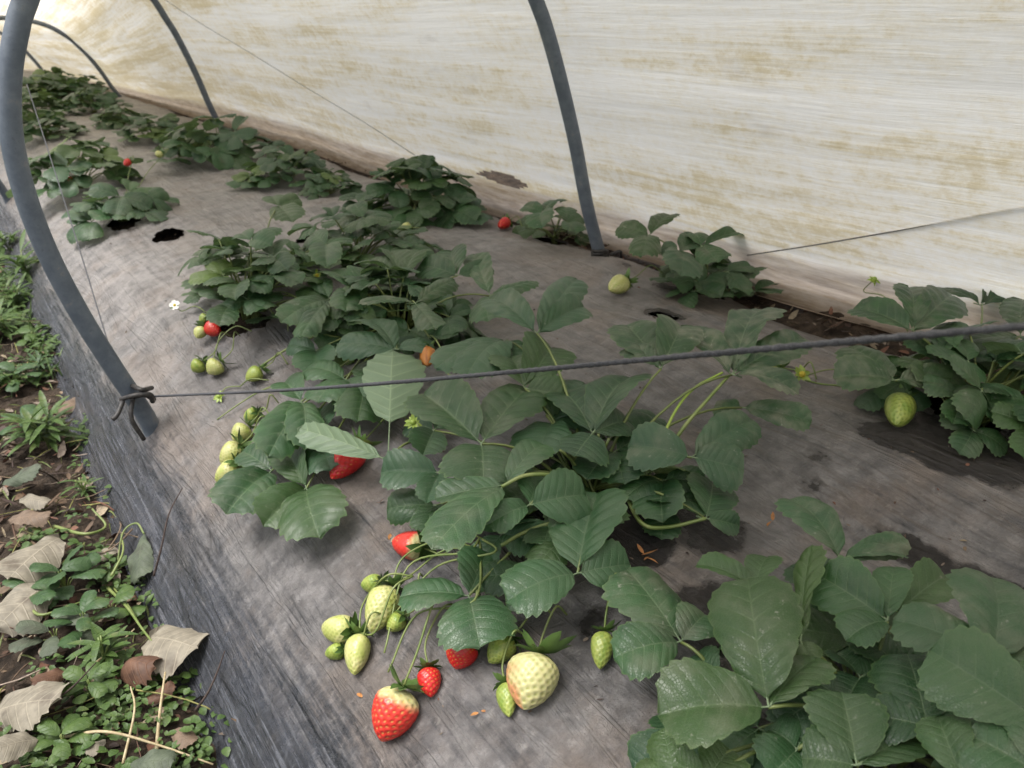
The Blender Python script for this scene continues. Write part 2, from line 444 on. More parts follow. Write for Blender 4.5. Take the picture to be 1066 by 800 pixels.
    def calyx(s, A, ax, R, parent, n=11, mat=None, reflex=.35, name='calyx', col=None):
        a = np.array([0, 0, 1.]) if abs(ax[2]) < .9 else np.array([1., 0, 0])
        e1 = nrm(a-ax*(a@ax)); e2 = np.cross(ax, e1); V = [A+ax*R*.05]; Fc = []
        for k in range(n):
            th = 2*math.pi*k/n+rng.uniform(-.2, .2); d = math.cos(th)*e1+math.sin(th)*e2; b = np.cross(ax, d)
            L = R*rng.uniform(.85, 1.4); w = L*.22; rf = reflex+rng.uniform(-.75, .55); b0 = len(V)
            for u, ww in ((.22, .7), (.5, 1), (.78, .62)):
                ctr = A+d*L*u+ax*L*(rf*u*u+.04)
                V += [ctr-b*w*ww+ax*w*.25, ctr, ctr+b*w*ww+ax*w*.25]
            V.append(A+d*L+ax*L*rf)
            Fc += [(0, b0, b0+1), (0, b0+1, b0+2), (b0, b0+3, b0+4, b0+1), (b0+1, b0+4, b0+5, b0+2),
                   (b0+3, b0+6, b0+7, b0+4), (b0+4, b0+7, b0+8, b0+5), (b0+6, b0+9, b0+7), (b0+7, b0+9, b0+8)]
        return ob(name, np.array(V)-s.c, Fc, mat or SEPAL, parent)
    def bud(s, px, h, R, face, petals=False, start=None, mat=None):
        A = onM(px[0], px[1], h); ax = nrm(face)
        th = np.linspace(0, 2*np.pi, 14, endpoint=False); V = []; Fc = []
        a = np.array([0, 0, 1.]) if abs(ax[2]) < .9 else np.array([1., 0, 0])
        e1 = nrm(a-ax*(a@ax)); e2 = np.cross(ax, e1)
        for i in range(6):
            t = i/5*math.pi/2
            V.append(A+ax*R*.5*math.sin(t)+R*.45*max(math.cos(t), .02)*(np.cos(th)[:, None]*e1+np.sin(th)[:, None]*e2))
        Fc = [(i*14+k, i*14+(k+1) % 14, (i+1)*14+(k+1) % 14, (i+1)*14+k) for i in range(5) for k in range(14)]
        o = ob('flower' if petals else 'flower_bud', np.vstack(V)-s.c, Fc, YELLOW if mat is None else mat, s.root)
        s.calyx(A-ax*R*.1, ax, R*1.1, o, 10, YOUNG if not petals else SEPAL, .15)
        if petals:
            for k in range(5):
                th = 2*math.pi*k/5+.3; d = math.cos(th)*e1+math.sin(th)*e2; b = np.cross(ax, d); rows = []
                for u, w in ((.3, .18), (.6, .5), (.95, .62), (1.25, .5), (1.42, .2)):
                    for q in (-1, -.4, .4, 1): rows.append(A+d*R*u+b*R*w*q+ax*R*(.1+.1*u*u+.08*abs(q)))
                fc = [(i*4+k2, i*4+k2+1, i*4+k2+5, i*4+k2+4) for i in range(4) for k2 in range(3)]
                ob('petal', np.array(rows)-s.c, fc, PETAL, o)
        s.stalk(s.c+np.array([0, 0, .02]) if start is None else start, A-ax*R*.1, -ax, o, .02, .001)
        return o

exec_plants = []
# ================================================================== SETTING
def mulch_material():
    m = NT('dusty_plastic_mulch'); p = m.pos(); g = m.n('NewGeometry')
    xyz = m.n('SeparateXYZ', Vector=p); X, Y = xyz.outputs[0], xyz.outputs[1]
    at = m.n('SeparateColor', Color=m.n('VertexColor', _layer_name='col').outputs[0])
    wet_shade, dusty = at.outputs[0], at.outputs[1]
    fine = m.noise(p, 170, 6, .65); big = m.noise(p, 7, 5, .6); med = m.noise(p, 32, 5, .62)
    streak = m.noise(m.mapv(p, (70, 3.0, 40)), 1, 5, .6)
    streak2 = m.noise(m.mapv(p, (210, 5.0, 150)), 1, 3, .6)
    cross = m.noise(m.mapv(p, (9, 55, 9), rot=(0, 0, .5)), 1, 4, .6)
    plastic = m.mix(m.ss(streak, .35, .7), (.019, .022, .029), (.060, .066, .084))
    plastic = m.mix(m.math('MULTIPLY', m.ss(streak2, .54, .66), .55), plastic, (.15, .16, .19))
    dust = m.mix(m.ss(med, .3, .7), (.110, .105, .107), (.222, .211, .210))
    dust = m.mix(m.math('MULTIPLY', m.ss(big, .45, .62), .55), dust, (.20, .155, .125))
    dust = m.mix(m.math('MULTIPLY', m.ss(cross, .5, .7), .35), dust, (.13, .115, .11))
    cover = m.math('ADD', m.math('MULTIPLY', dusty, 1.15), m.math('MULTIPLY', m.math('SUBTRACT', med, .5), .5))
    cover = m.math('ADD', cover, m.math('MULTIPLY', m.math('SUBTRACT', fine, .5), .7))
    cover = m.math('ADD', cover, m.math('MULTIPLY', m.math('SUBTRACT', streak, .5), 1.5))
    cover = m.math('ADD', cover, m.math('MULTIPLY', m.math('SUBTRACT', streak2, .5), .9))
    cv = m.ss(cover, .15, 1.0)
    c = m.mix(cv, plastic, dust)
    pf = m.math('MULTIPLY', at.outputs[2], m.ss(m.math('ADD', m.math('MULTIPLY', med, .6), m.math('MULTIPLY', streak, .5)), .3, .75))  # far dust, lightened further to carry the grazing sheen
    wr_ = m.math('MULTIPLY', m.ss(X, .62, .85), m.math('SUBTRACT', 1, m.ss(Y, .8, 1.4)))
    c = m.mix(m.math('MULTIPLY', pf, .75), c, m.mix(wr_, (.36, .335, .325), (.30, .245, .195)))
    ls = m.noise(m.mapv(p, (120, 2.2, 60)), 1, 6, .7)
    c = m.mix(m.math('MULTIPLY', wr_, m.math('MULTIPLY', m.ss(ls, .5, .62), .6)), c, (.10, .08, .065))
    # scuffs and pale scratches, dark smears
    sc = m.ss(m.noise(m.mapv(p, (26, 5, 20), rot=(0, 0, -.35)), 1, 6, .7), .60, .70)
    c = m.mix(m.math('MULTIPLY', sc, .30), c, (.33, .30, .28))
    sm = m.ss(m.noise(p, 16, 6, .7), .57, .70)
    c = m.mix(m.math('MULTIPLY', sm, .45), c, (.055, .05, .049))
    sm2 = m.ss(m.noise(p, 5.5, 6, .72), .5, .66)
    c = m.mix(m.math('MULTIPLY', sm2, .4), c, (.075, .068, .066))
    specks = m.ss(m.noise(p, 300, 2), .70, .76)
    c = m.mix(m.math('MULTIPLY', specks, .5), c, (.05, .04, .032))
    ck = m.noise(m.mapv(p, (140, 70, 140), rot=(0, 0, .3)), 1, 6, .8, .4)
    ck = m.math('SUBTRACT', 1, m.ss(m.math('ABSOLUTE', m.math('SUBTRACT', ck, .5)), 0, .05))
    c = m.mix(m.math('MULTIPLY', ck, .2), c, (.06, .055, .053))
    pl = m.ss(m.noise(p, 85, 6, .75), .56, .70)
    c = m.mix(m.math('MULTIPLY', pl, m.math('MULTIPLY', cv, .35)), c, (.34, .32, .30))
    wn = m.ss(m.math('ADD', wet_shade, m.math('MULTIPLY', m.math('SUBTRACT', m.noise(p, 24, 5, .6), .5), .75)), .42, .56)  # mask of damp patches, painted trough shade and other dark spots
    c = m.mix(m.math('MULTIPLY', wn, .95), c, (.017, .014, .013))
    ro = m.mix(wn, m.mix(cv, (.27, .27, .27), (.44, .44, .44)), (.22, .22, .22))
    h = m.math('ADD', m.math('MULTIPLY', streak, .7), m.math('MULTIPLY', fine, .7))
    crk = m.noise(m.mapv(p, (60, 60, 60)), 1, 6, .75, 1.5)
    h = m.math('ADD', h, m.math('MULTIPLY', m.math('ABSOLUTE', m.math('SUBTRACT', crk, .5)), 2.4))
    h = m.math('ADD', h, m.math('MULTIPLY', cross, .6))
    b = m.n('BsdfPrincipled', Base__Color=c, Roughness=ro); b.inputs['Specular IOR Level'].default_value = .5
    rg = m.noise(m.mapv(p, (30, 3.2, 30)), 1, 4, .6, .6); rg = m.math('SUBTRACT', 1, m.ss(m.math('ABSOLUTE', m.math('SUBTRACT', rg, .5)), 0, .07))
    rg2 = m.noise(m.mapv(p, (11, 26, 11), rot=(0, 0, .7)), 1, 4, .6, .8); rg2 = m.math('SUBTRACT', 1, m.ss(m.math('ABSOLUTE', m.math('SUBTRACT', rg2, .5)), 0, .06))
    h = m.math('ADD', h, m.math('MULTIPLY', m.math('MAXIMUM', m.math('MULTIPLY', rg, .9), m.math('MULTIPLY', rg2, .3)), .9))
    m.plug(b.inputs['Normal'], m.bump(h, .75, .005)); return m.done(b)
MULCH = mulch_material()

def soil_material():
    m = NT('dark_crumbly_soil'); p = m.pos()
    a = m.noise(p, 28, 6, .7); b_ = m.noise(p, 140, 6, .7); v = m.n('TexVoronoi', Vector=p, Scale=90.0).outputs[0]
    c = m.mix(m.ss(a, .35, .65), (.028, .021, .016), (.085, .062, .045))
    c = m.mix(m.math('MULTIPLY', m.ss(b_, .58, .7), .7), c, (.16, .11, .075))
    h = m.math('ADD', m.math('MULTIPLY', b_, 1), m.math('MULTIPLY', v, .8))
    b = m.n('BsdfPrincipled', Base__Color=c, Roughness=.9); b.inputs['Specular IOR Level'].default_value = .2
    m.plug(b.inputs['Normal'], m.bump(h, 1, .012)); return m.done(b)
SOIL = soil_material()

def film_material():
    m = NT('weathered_tunnel_plastic'); uv = m.n('UVMap').outputs[0]
    s = m.n('SeparateXYZ', Vector=uv); S, Y = s.outputs[0], s.outputs[1]
    p = m.pos()
    warp = m.noise(m.mapv(uv, (2.2, 1.1, 1)), 1, 3)
    def stretched(a, b, loc, d=6, ro=.62):
        v = m.mapv(uv, (a, b, 1), loc)
        v2 = m.n('VectorMath', _operation='ADD', i0=v, i1=m.n('CombineXYZ', X=m.math('MULTIPLY', warp, .7)).outputs[0]).outputs[0]
        return m.noise(v2, 1, d, ro)
    st1 = stretched(11, .9, (0, 0, 0)); st2 = stretched(46, 1.6, (5, 3, 0), 7, .68); st3 = stretched(150, 4, (9, 1, 0), 5, .7)
    blot = m.noise(m.mapv(uv, (5, 3, 1)), 1, 6, .65); fine = m.noise(p, 90, 5, .7)
    low = m.math('SUBTRACT', 1, m.ss(S, .05, .55)); far = m.ss(Y, 1.0, 6.0)
    dirt = m.math('ADD', m.math('MULTIPLY', st1, .75), m.math('MULTIPLY', st2, .5))
    dirt = m.math('ADD', dirt, m.math('MULTIPLY', st3, .34))
    dirt = m.math('ADD', dirt, m.math('MULTIPLY', blot, .55))
    dirt = m.math('ADD', dirt, m.math('MULTIPLY', fine, .2))
    dirt = m.math('ADD', dirt, m.math('MULTIPLY', m.math('ADD', m.math('MULTIPLY', low, .10), m.math('MULTIPLY', far, .13)), 1))
    dirt = m.math('ADD', dirt, m.math('MULTIPLY', m.math('SUBTRACT', m.noise(m.mapv(uv, (38, 30, 1)), 1, 6, .75), .5), .55))
    d1 = m.ss(dirt, 1.03, 1.40); d2 = m.ss(dirt, 1.22, 1.46)
    c = m.mix(d1, (.955, .935, .89), (.88, .81, .66))
    c = m.mix(m.math('MULTIPLY', d2, .85), c, (.70, .59, .37))
    c = m.mix(m.math('MULTIPLY', m.ss(stretched(9, 3, (2, 7, 0), 5), .6, .74), .45), c, (.66, .62, .57))
    foot = m.math('SUBTRACT', 1, m.ss(m.math('ADD', S, m.math('MULTIPLY', m.math('SUBTRACT', st2, .5), .09)), .13, .19))
    c = m.mix(m.math('MULTIPLY', foot, .8), c, m.mix(m.ss(m.noise(m.mapv(uv, (60, 9, 1)), 1, 6, .7), .35, .65), (.27, .19, .14), (.52, .43, .35)))
    nb = m.bump(m.math('ADD', st1, m.math('MULTIPLY', st2, .5)), .35, .012)
    d = m.n('BsdfPrincipled', Base__Color=c, Roughness=.42, Normal=nb); d.inputs['Specular IOR Level'].default_value = .25
    t = m.n('BsdfTranslucent', Color=c, Normal=nb)
    x = m.n('MixShader', i0=.64, i1=d, i2=t); return m.done(x)
FILM = film_material()
PIPE = None
def pipe_material():
    m = NT('grey_water_pipe'); p = m.pos(); f = m.noise(p, 35, 6, .65); g = m.noise(p, 260, 4)
    c = m.mix(m.ss(f, .35, .65), (.085, .105, .135), (.125, .148, .18))
    c = m.mix(m.math('MULTIPLY', m.ss(f, .6, .72), .5), c, (.22, .21, .20))
    c = m.mix(m.math('MULTIPLY', m.ss(g, .62, .7), .4), c, (.05, .05, .055))
    b = m.n('BsdfPrincipled', Base__Color=c, Roughness=.5); m.plug(b.inputs['Normal'], m.bump(g, .2, .0006)); return m.done(b)
PIPE = pipe_material()
TWINE = simple('black_twine', (.035, .036, .042), (.08, .082, .092), 900, .6, .8, .0008)
THIN = simple('grey_string', (.14, .135, .13), (.26, .25, .235), 400, .7)
IRON = simple('dark_peg_iron', (.018, .018, .02), (.05, .045, .042), 200, .5)
GRASSY = simple('distant_field', (.045, .065, .022), (.085, .095, .04), 2.5, .9, .6, .05)

# ---- ground sheet (the world outside the tunnel) with a cut for the detailed path
def grid(xs, ys, zf):
    XX, YY = np.meshgrid(xs, ys, indexing='ij'); Z = zf(XX, YY)
    V = np.stack([XX, YY, Z], -1).reshape(-1, 3); a, b = len(xs), len(ys)
    Fc = [(i*b+j, (i+1)*b+j, (i+1)*b+j+1, i*b+j+1) for i in range(a-1) for j in range(b-1)]
    return V, Fc, XX, YY
def frange(segs):
    out = []
    for a, b, st in segs: out += list(np.arange(a, b, st))
    out.append(segs[-1][1]); return np.array(out)
def pathz(x, y):
    near = np.clip((.30-x)/.3, 0, 1)*np.clip((x+1.6)/.4, 0, 1)
    z = .020*fbm(x*9, y*9, 21, 4)+.014*fbm(x*34, y*34, 22, 3)
    return -.012+z*1.0
def groundz(x, y):
    z = pathz(x, y)
    z = np.where(x > 1.24, .212+.02*fbm(x*14, y*14, 25, 4), z)
    z = np.where((x > .12) & (x <= 1.24), np.maximum(hz(x, y)-.032-.012*fbm(x*20, y*20, 27), -.03), z)
    return z
xs = frange([(-1.6, -.45, .05), (-.45, .20, .0085), (.20, 1.2, .03), (1.2, 1.7, .012), (1.7, 3, .1)])
ys = frange([(-1.6, .25, .06), (.25, 2.9, .0085), (2.9, 12.6, .07)])
V, Fc, _, _ = grid(xs, ys, groundz)
o = ob('soil_ground', V, Fc, SOIL); tag(o, 'dark brown crumbly soil of the side path and under the bed', None, None, 'structure')
mb = MB()
def sheet(x0, x1, y0, y1, z): mb.add([(x0, y0, z), (x1, y0, z), (x1, y1, z), (x0, y1, z)], [(0, 1, 2, 3)])
sheet(-300, -1.6, -300, 300, -.02); sheet(3, 300, -300, 300, .19); sheet(-1.6, 3, -300, -1.6, -.02); sheet(-1.6, 3, 12.6, 300, .1)
tag(mb.build('field_ground', GRASSY, smooth=False), 'green field ground beyond the tunnel', None, None, 'structure')

# ---- plastic mulch sheet with planting holes
xs = frange([(.075, .26, .006), (.26, 1.27, .0085)]); ys = frange([(-.35, .2, .012), (.2, 1.9, .0085), (1.9, 3.2, .014), (3.2, 11.2, .05)])
def mulchz(x, y):
    z = hz(x, y)
    wall = np.clip((.36-x)/.2, 0, 1)
    z = z+(.0016+.0022*wall)*vnoise(x*75, y*3.2, 31)+.003*vnoise(x*24, y*7, 32)+.0016*vnoise(x*60, y*60, 33)
    rd = lambda a: np.clip(1-np.abs(a)*9, 0, 1)
    z = z+.0035*rd(fbm(x*9, y*1.6, 81, 3))*np.clip((x-.1)/.1, 0, 1)+.003*rd(fbm((x+y*.6)*6, (y-x)*2.2, 82, 3))*np.clip((x-.25)/.2, 0, 1)
    z = z+.006*vnoise((x+y*.5)*16, (y-x*.5)*5, 34)*np.clip((x-.2)/.2, 0, 1)
    e = np.clip((.115-x)/.03, 0, 1); z = z-.012*e*(.6+vnoise(x*3, y*9, 35)) + .008*e*vnoise(x*10, y*26, 36)
    e2 = np.clip((x-1.22)/.05, 0, 1); z = z+.012*e2*vnoise(x*3, y*7, 37)
    return z
V, Fc, XX, YY = grid(xs, ys, mulchz)
HOLES = []
def hole(px, py, rx, ry, s=0):
    p = onM(px, py); HOLES.append((p[0], p[1], rx, ry, s))
hole(176, 246, .040, .062, 1); hole(612, 512, .055, .05, 2); hole(985, 735, .05, .05, 3); hole(1010, 432, .045, .055, 4)
hole(735, 303, .045, .06, 5); hole(575, 252, .035, .05, 6); hole(250, 335, .05, .07, 7); hole(410, 330, .05, .06, 8)
hole(130, 232, .045, .07, 9); hole(330, 250, .05, .05, 10); hole(690, 331, .018, .032, 12)
HX, HY = V[:, 0], V[:, 1]; inside = np.zeros(len(V), bool)
for hx, hy, rx, ry, s in HOLES:
    dx, dy = (HX-hx)/rx, (HY-hy)/ry; an = np.arctan2(dy, dx)
    rad = 1+.45*vnoise(np.cos(an)*2+s*5, np.sin(an)*2, 40)+.35*vnoise(np.cos(an)*5+s*5, np.sin(an)*5, 41)
    inside |= (dx*dx+dy*dy) < rad*rad
Fc = [f for f in Fc if not all(inside[list(f)])]
rim = np.zeros(len(V), bool)
for f in Fc:
    for i in f:
        if inside[i]: rim[i] = True
for i in np.nonzero(rim)[0]:
    for hx, hy, rx, ry, s in HOLES:
        dx, dy = (V[i, 0]-hx)/rx, (V[i, 1]-hy)/ry; q = math.hypot(dx, dy)
        if q > 2 or q < 1e-6: continue
        an = math.atan2(dy, dx)
        rad = 1+.45*float(vnoise(math.cos(an)*2+s*5, math.sin(an)*2, 40))+.35*float(vnoise(math.cos(an)*5+s*5, math.sin(an)*5, 41))
        if q < rad: V[i, 0] = hx+dx/q*rad*rx; V[i, 1] = hy+dy/q*rad*ry; V[i, 2] += .003; break
# damp patches, painted trough shade and dark spots by plants, stored per vertex
wet_shade = np.zeros(len(V)); dusty = np.clip((V[:, 0]-.135-.02*vnoise(V[:, 1]*5, V[:, 0]*0, 51)-.012*vnoise(V[:, 1]*30, V[:, 0]*20, 52))/.075, 0, 1)
dusty = dusty*(.80+.35*np.clip((V[:, 1]-.7)/1.2, 0, 1))
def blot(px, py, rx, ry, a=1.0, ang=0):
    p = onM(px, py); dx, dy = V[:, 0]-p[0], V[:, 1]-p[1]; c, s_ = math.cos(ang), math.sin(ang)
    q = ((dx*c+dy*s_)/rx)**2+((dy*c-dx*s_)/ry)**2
    wet_shade[:] = np.maximum(wet_shade, a*np.clip(1.35-q**.5, 0, 1))
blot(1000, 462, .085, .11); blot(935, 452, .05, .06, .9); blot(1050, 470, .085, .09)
blot(860, 520, .06, .07, .45); blot(950, 575, .035, .09, .6); blot(1040, 615, .04, .07, .7); blot(840, 470, .03, .06, .5)  # shade of the trough painted into the sheet as broken dark spots
blot(735, 545, .07, .10, .62); blot(660, 560, .08, .07, .7); blot(620, 640, .06, .06, .5); blot(690, 328, .04, .07, .75)  # dark patches around the plants and the small hole
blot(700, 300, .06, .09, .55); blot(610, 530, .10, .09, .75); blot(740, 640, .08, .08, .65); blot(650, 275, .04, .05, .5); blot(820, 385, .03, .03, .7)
pale = np.clip((V[:, 1]-.75)/1.1, 0, 1)*np.clip((V[:, 0]-.16)/.1, 0, 1)+.5*np.clip((V[:, 0]-.82)/.12, 0, 1)*np.clip(1-np.abs(V[:, 1]-.35)/.5, 0, 1)  # paler with distance: dust plus grazing sheen painted into the colour
bm_col = np.stack([wet_shade, dusty, pale], 1)
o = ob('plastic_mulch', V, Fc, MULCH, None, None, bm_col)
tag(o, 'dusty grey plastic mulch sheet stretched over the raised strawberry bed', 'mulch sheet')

# ---- hoops
Lp = [(.185, .045), (.179, .128), (.147, .235), (.119, .333), (.097, .436), (.088, .528), (.091, .607), (.107, .68), (.130, .739), (.148, .773)]
Tp = [(.225, .895), (.37, 1.03), (.575, 1.085), (.79, 1.03), (.93, .905)]
Rp = [(1.0, .785), (1.031, .725), (1.071, .626), (1.112, .509), (1.153, .371), (1.20, .247), (1.215, .19)]
HOOP = catmull(Lp+Tp+Rp, 7)
def hoop(Y0, skew, label, dx=0, dz=0, sc=1.0, zs=1.0):
    pts = np.array([((x-.7)*sc+.7+dx, Y0+(x-.7)*skew, .2+(z-.2)*zs+dz) for x, z in HOOP])
    org = np.array([.7+dx, Y0, .2]); V, Fc = tube(pts, .0148, 16)
    # open pipe ends get a short dark bore
    o = ob('tunnel_hoop', V, Fc, PIPE, None, origin=org)
    tag(o, label, 'hoop', 'bent pipe hoops of the tunnel'); return o, pts
hA, ptsA = hoop(1.30, 0, 'nearest blue grey pipe hoop, with an iron peg at its left foot')
hoop(3.87, .55, 'second grey pipe hoop, its right foot behind the dense plants by the film', .0, 0, 1, .93)
hoop(6.44, .2, 'third grey pipe hoop arching over the far end of the bed', .0, 0, 1, .63)
hoop(8.3, .1, 'fourth thin grey hoop deep in the tunnel, before the last one', -.17, 0, .96, .58)
hoop(10.2, .1, 'farthest thin hoop at the closed end of the tunnel', -.26, -.05, .85, .5)

fb = np.array([1.204, 1.30, .240]); mbk = MB()
for k in range(5):
    th = np.linspace(0, 2*np.pi, 22); rr = .0172+.0012*np.sin(th*3+k)
    V, Fc = tube(np.stack([fb[0]+rr*np.cos(th)-.002*k, fb[1]+rr*np.sin(th), np.full(22, fb[2]+.0055*k)+.003*np.sin(th+k)], 1), .0042, 7); mbk.add(V, Fc)
V, Fc = tube(catmull([fb+[.015, -.012, .01], fb+[.03, -.03, .02], fb+[.045, -.02, .0], fb+[.03, -.04, -.01]], 6), .004, 7); mbk.add(V, Fc)
ft = mbk.build('foot_binding', IRON, hA); ft.matrix_parent_inverse = __import__('mathutils').Matrix.Translation(-hA.location)
# ---- peg of black iron at the hoop foot
def pt(x, y, Y): return onY(x, y, Y)
pk = empty('ground_peg', tuple(pt(150, 425, 1.28)), 'black iron peg hooked round the foot of the nearest hoop', 'peg')
pc = np.array(pk.location)
def rod(name, pts, r, mat=IRON, parent=pk, c=pc):
    V, Fc = tube(catmull(pts, 6), r, 8); return ob(name, V-c, Fc, mat, parent)
rod('cross_bar', [pt(137, 414, 1.285), pt(150, 411, 1.262), pt(160, 416, 1.29)], .0045)
for a, b, c in (((128, 418), (122, 432), (117, 437)), ((138, 416), (137, 436), (150, 458))):
    rod('prong', [pt(*a, 1.275), pt(*b, 1.262), pt(*c, 1.258)], .0038)
rod('hook', [pt(126, 416, 1.28), pt(140, 412, 1.262), pt(156, 411, 1.262), pt(159, 418, 1.28)], .0042)
rod('binding', [pt(138, 402, 1.285), pt(148, 406, 1.262), pt(158, 404, 1.29)], .004)

# ---- tunnel film
prof = [(1.292, .228), (1.312, .222), (1.335, .226), (1.345, .242), (1.315, .29), (1.262, .38), (1.205, .49), (1.150, .60), (1.095, .70), (1.03, .81), (.94, .95), (.79, 1.065), (.575, 1.112),
        (.36, 1.06), (.215, .93), (.135, .81), (.08, .68), (.062, .53), (.08, .42)]
FP = catmull(prof, 14); seg = np.r_[0, np.cumsum(np.linalg.norm(np.diff(FP, axis=0), axis=1))]
ST = seg[-1]
ss_ = np.concatenate([np.linspace(0, .35, 48)[:-1], np.linspace(.35, 1.25, 60)[:-1], np.linspace(1.25, ST, 40)])
ys = frange([(-1.3, .3, .05), (.3, 2.4, .022), (2.4, 7, .05), (7, 11.4, .08)])
def film_pt(s, y):
    """s arc length (m) from the right foot, y along the bed"""
    ed = 1.88+(ST-1.88)*np.clip((y-3.2)/1.6, 0, 1)          # rolled up on the left near the camera
    u = np.minimum(s, ST)*ed/ST if False else s
    u = np.where(s > 1.25, 1.25+(s-1.25)*(ed-1.25)/(ST-1.25), s)
    x = np.interp(u, seg, FP[:, 0]); z = np.interp(u, seg, FP[:, 1])
    low = np.clip(1-(u-.05)/.5, 0, 1)
    near = np.clip((1.0-y), 0, 2)
    x = x+low*(.10*near**1.3)+.02*low*np.sin(y*2.1)
    h = np.clip((u-.12)/.3, 0, 1)
    sag = h*(.010*np.sin((y-1.3)/2.55*math.pi)**2+.007*vnoise(u*2.5, y*1.6, 61)+.0035*vnoise(u*13+y*.6, y*2.2, 62))
    fold = (1-h)*(.010*vnoise(u*16, y*2.6, 63)+.005*vnoise(u*45, y*6, 64))
    # pucker of the gathered far part
    fr = np.clip((y-6)/3, 0, 1); sag = sag+fr*.010*np.sin(y*15+u*3)*np.clip((u-.8)/.4, 0, 1)
    cx, cz = .65, .45; v = np.stack([x-cx, z-cz], -1); ln = np.linalg.norm(v, axis=-1, keepdims=True); v = v/(ln+1e-9)
    x = x-v[..., 0]*sag; z = z-v[..., 1]*(sag)+fold
    dxf = -.20*np.clip((y-5.5)/4, 0, 1)
    e = np.clip((y-9.6)/1.8, 0, 1)**1.6
    zs = 1-.36*np.clip((y-4.6)/1.6, 0, 1); z = .22+(z-.22)*zs
    x = (x+dxf)*(1-e)+(.55+(x-.6)*.15)*e; z = z*(1-e)+(.12+z*.15)*e
    return x, z
SS, YY = np.meshgrid(ss_, ys, indexing='ij')
fx, fz = film_pt(SS, YY)
V = np.stack([fx, YY, fz], -1).reshape(-1, 3); a, b = SS.shape
Fc = [(i*b+j, i*b+j+1, (i+1)*b+j+1, (i+1)*b+j) for i in range(a-1) for j in range(b-1)]
Sv, Yv = SS.reshape(-1), YY.reshape(-1)
# a torn slit low in the film
ins = (((Sv-.185)/.026)**2+((Yv-1.80)/.125)**2+.5*vnoise(Sv*60, Yv*14, 66)) < 1
Fc = [f for f in Fc if not all(ins[list(f)])]
# wear mask is procedural in UV (arc length, along)
film = ob('tunnel_film', V, Fc, FILM, None, np.stack([Sv, Yv], 1))
tag(film, 'dirty white translucent plastic film stained yellow, stretched over the hoops', 'tunnel film')
clod = MB()
for k in range(26):
    c = np.array([1.40+rng.uniform(0, .10), 1.80+rng.uniform(-.14, .14), .235+rng.uniform(-.01, .02)]); r0 = rng.uniform(.012, .032)
    th = np.linspace(0, 2*np.pi, 9, endpoint=False); VV = []
    for q in np.linspace(-1.4, 1.4, 6):
        VV.append(c+r0*np.stack([np.cos(th)*math.cos(q), np.sin(th)*math.cos(q), np.full(9, math.sin(q)*.8)], 1)*(1+.5*vnoise(np.cos(th)*2+k, np.sin(th)*2+q*2, 3))[:, None])
    clod.add(np.vstack(VV), [(i*9+j, i*9+(j+1) % 9, (i+1)*9+(j+1) % 9, (i+1)*9+j) for i in range(5) for j in range(9)])
tag(clod.build('grassy_clods', simple('mossy_earth', (.045, .05, .02), (.12, .105, .055), 60, .9, 1, .01)), 'mossy earth showing through the torn slit of the film', None, None, 'stuff')

# ---- twines
def cord(name, pts, r, mat, label, twist=False, n=8, sub=14):
    P_ = catmull(pts, sub); 
    if twist:
        V0 = []; mbq = MB(); t = np.r_[0, np.cumsum(np.linalg.norm(np.diff(P_, axis=0), axis=1))]
        N_ = int(t[-1]/.002); tt = np.linspace(0, t[-1], N_); Q = np.stack([np.interp(tt, t, P_[:, k]) for k in range(3)], 1)
        T = np.gradient(Q, axis=0); T /= np.linalg.norm(T, axis=1)[:, None]; A = nrm(np.cross(T[0], [0, 0, 1])); Bv = np.cross(T[0], A)
        # two-ply section swept and turned: one watertight ribbed cord
        ang = np.linspace(0, 2*np.pi, 10, endpoint=False); rows = []
        for i in range(N_):
            a0 = tt[i]/.016*2*math.pi; rr = r*(1+.13*np.cos(2*(ang-a0)))*(1+.22*vnoise(tt[i]*45, ang*1.2, 5)+.2*vnoise(tt[i]*160, ang*2, 6))
            rows.append(Q[i]+rr[:, None]*(np.cos(ang)[:, None]*A+np.sin(ang)[:, None]*Bv))
        V = np.vstack(rows); Fc = [(i*10+k, i*10+(k+1) % 10, (i+1)*10+(k+1) % 10, (i+1)*10+k) for i in range(N_-1) for k in range(10)]
    else: V, Fc = tube(P_, r, n)
    org = P_[0]; o = ob(name, V, Fc, mat, None, origin=org); return tag(o, label, 'string')
a = pt(158, 413, 1.285); b = CAM+.34*ray(1066, 340); d = b-a
mid = CAM+.62*ray(620, 382); 
cord('twine', [a, a+d*.5+np.array([0, 0, -.006]), b, a+d*1.45], .0019, TWINE, 'thick black twisted twine running from the peg across the front of the plants', True)
a = pt(117, 372, 1.30); b = np.array([.58, 3.9, 1.10])
cord('thin_string', [a, pt(75, 235, 1.62), pt(28, 88, 2.1)], .0011, TWINE, 'thin pale string rising steeply beside the nearest hoop')
def on_film(px, py, inset=.004):
    best = None
    for s in np.linspace(.1, 1.3, 600):
        # march along the ray against the profile at matching depth
        pass
    lo, hi = .3, 9.0; d = ray(px, py)
    ts = np.linspace(.4, 9, 900); Pts = CAM+ts[:, None]*d
    for i in range(len(ts)):
        x, y, z = Pts[i]
        if y < -1 or y > 11: continue
        S_ = np.linspace(.12, 1.4, 200); X_, Z_ = film_pt(S_, np.full(200, y))
        k = np.argmin((Z_-z)**2+((X_-x)*.0)**2) if z > X_[0]*0+.0 else 0
        if x > X_[k]-inset: return Pts[i]
    return Pts[-1]
cord('thin_string', [on_film(x, y) for x, y in ((160, -8), (205, 22), (260, 55), (320, 92), (380, 128), (432, 162))], .0013, THIN, 'thin string lying slantwise on the film between two hoops')
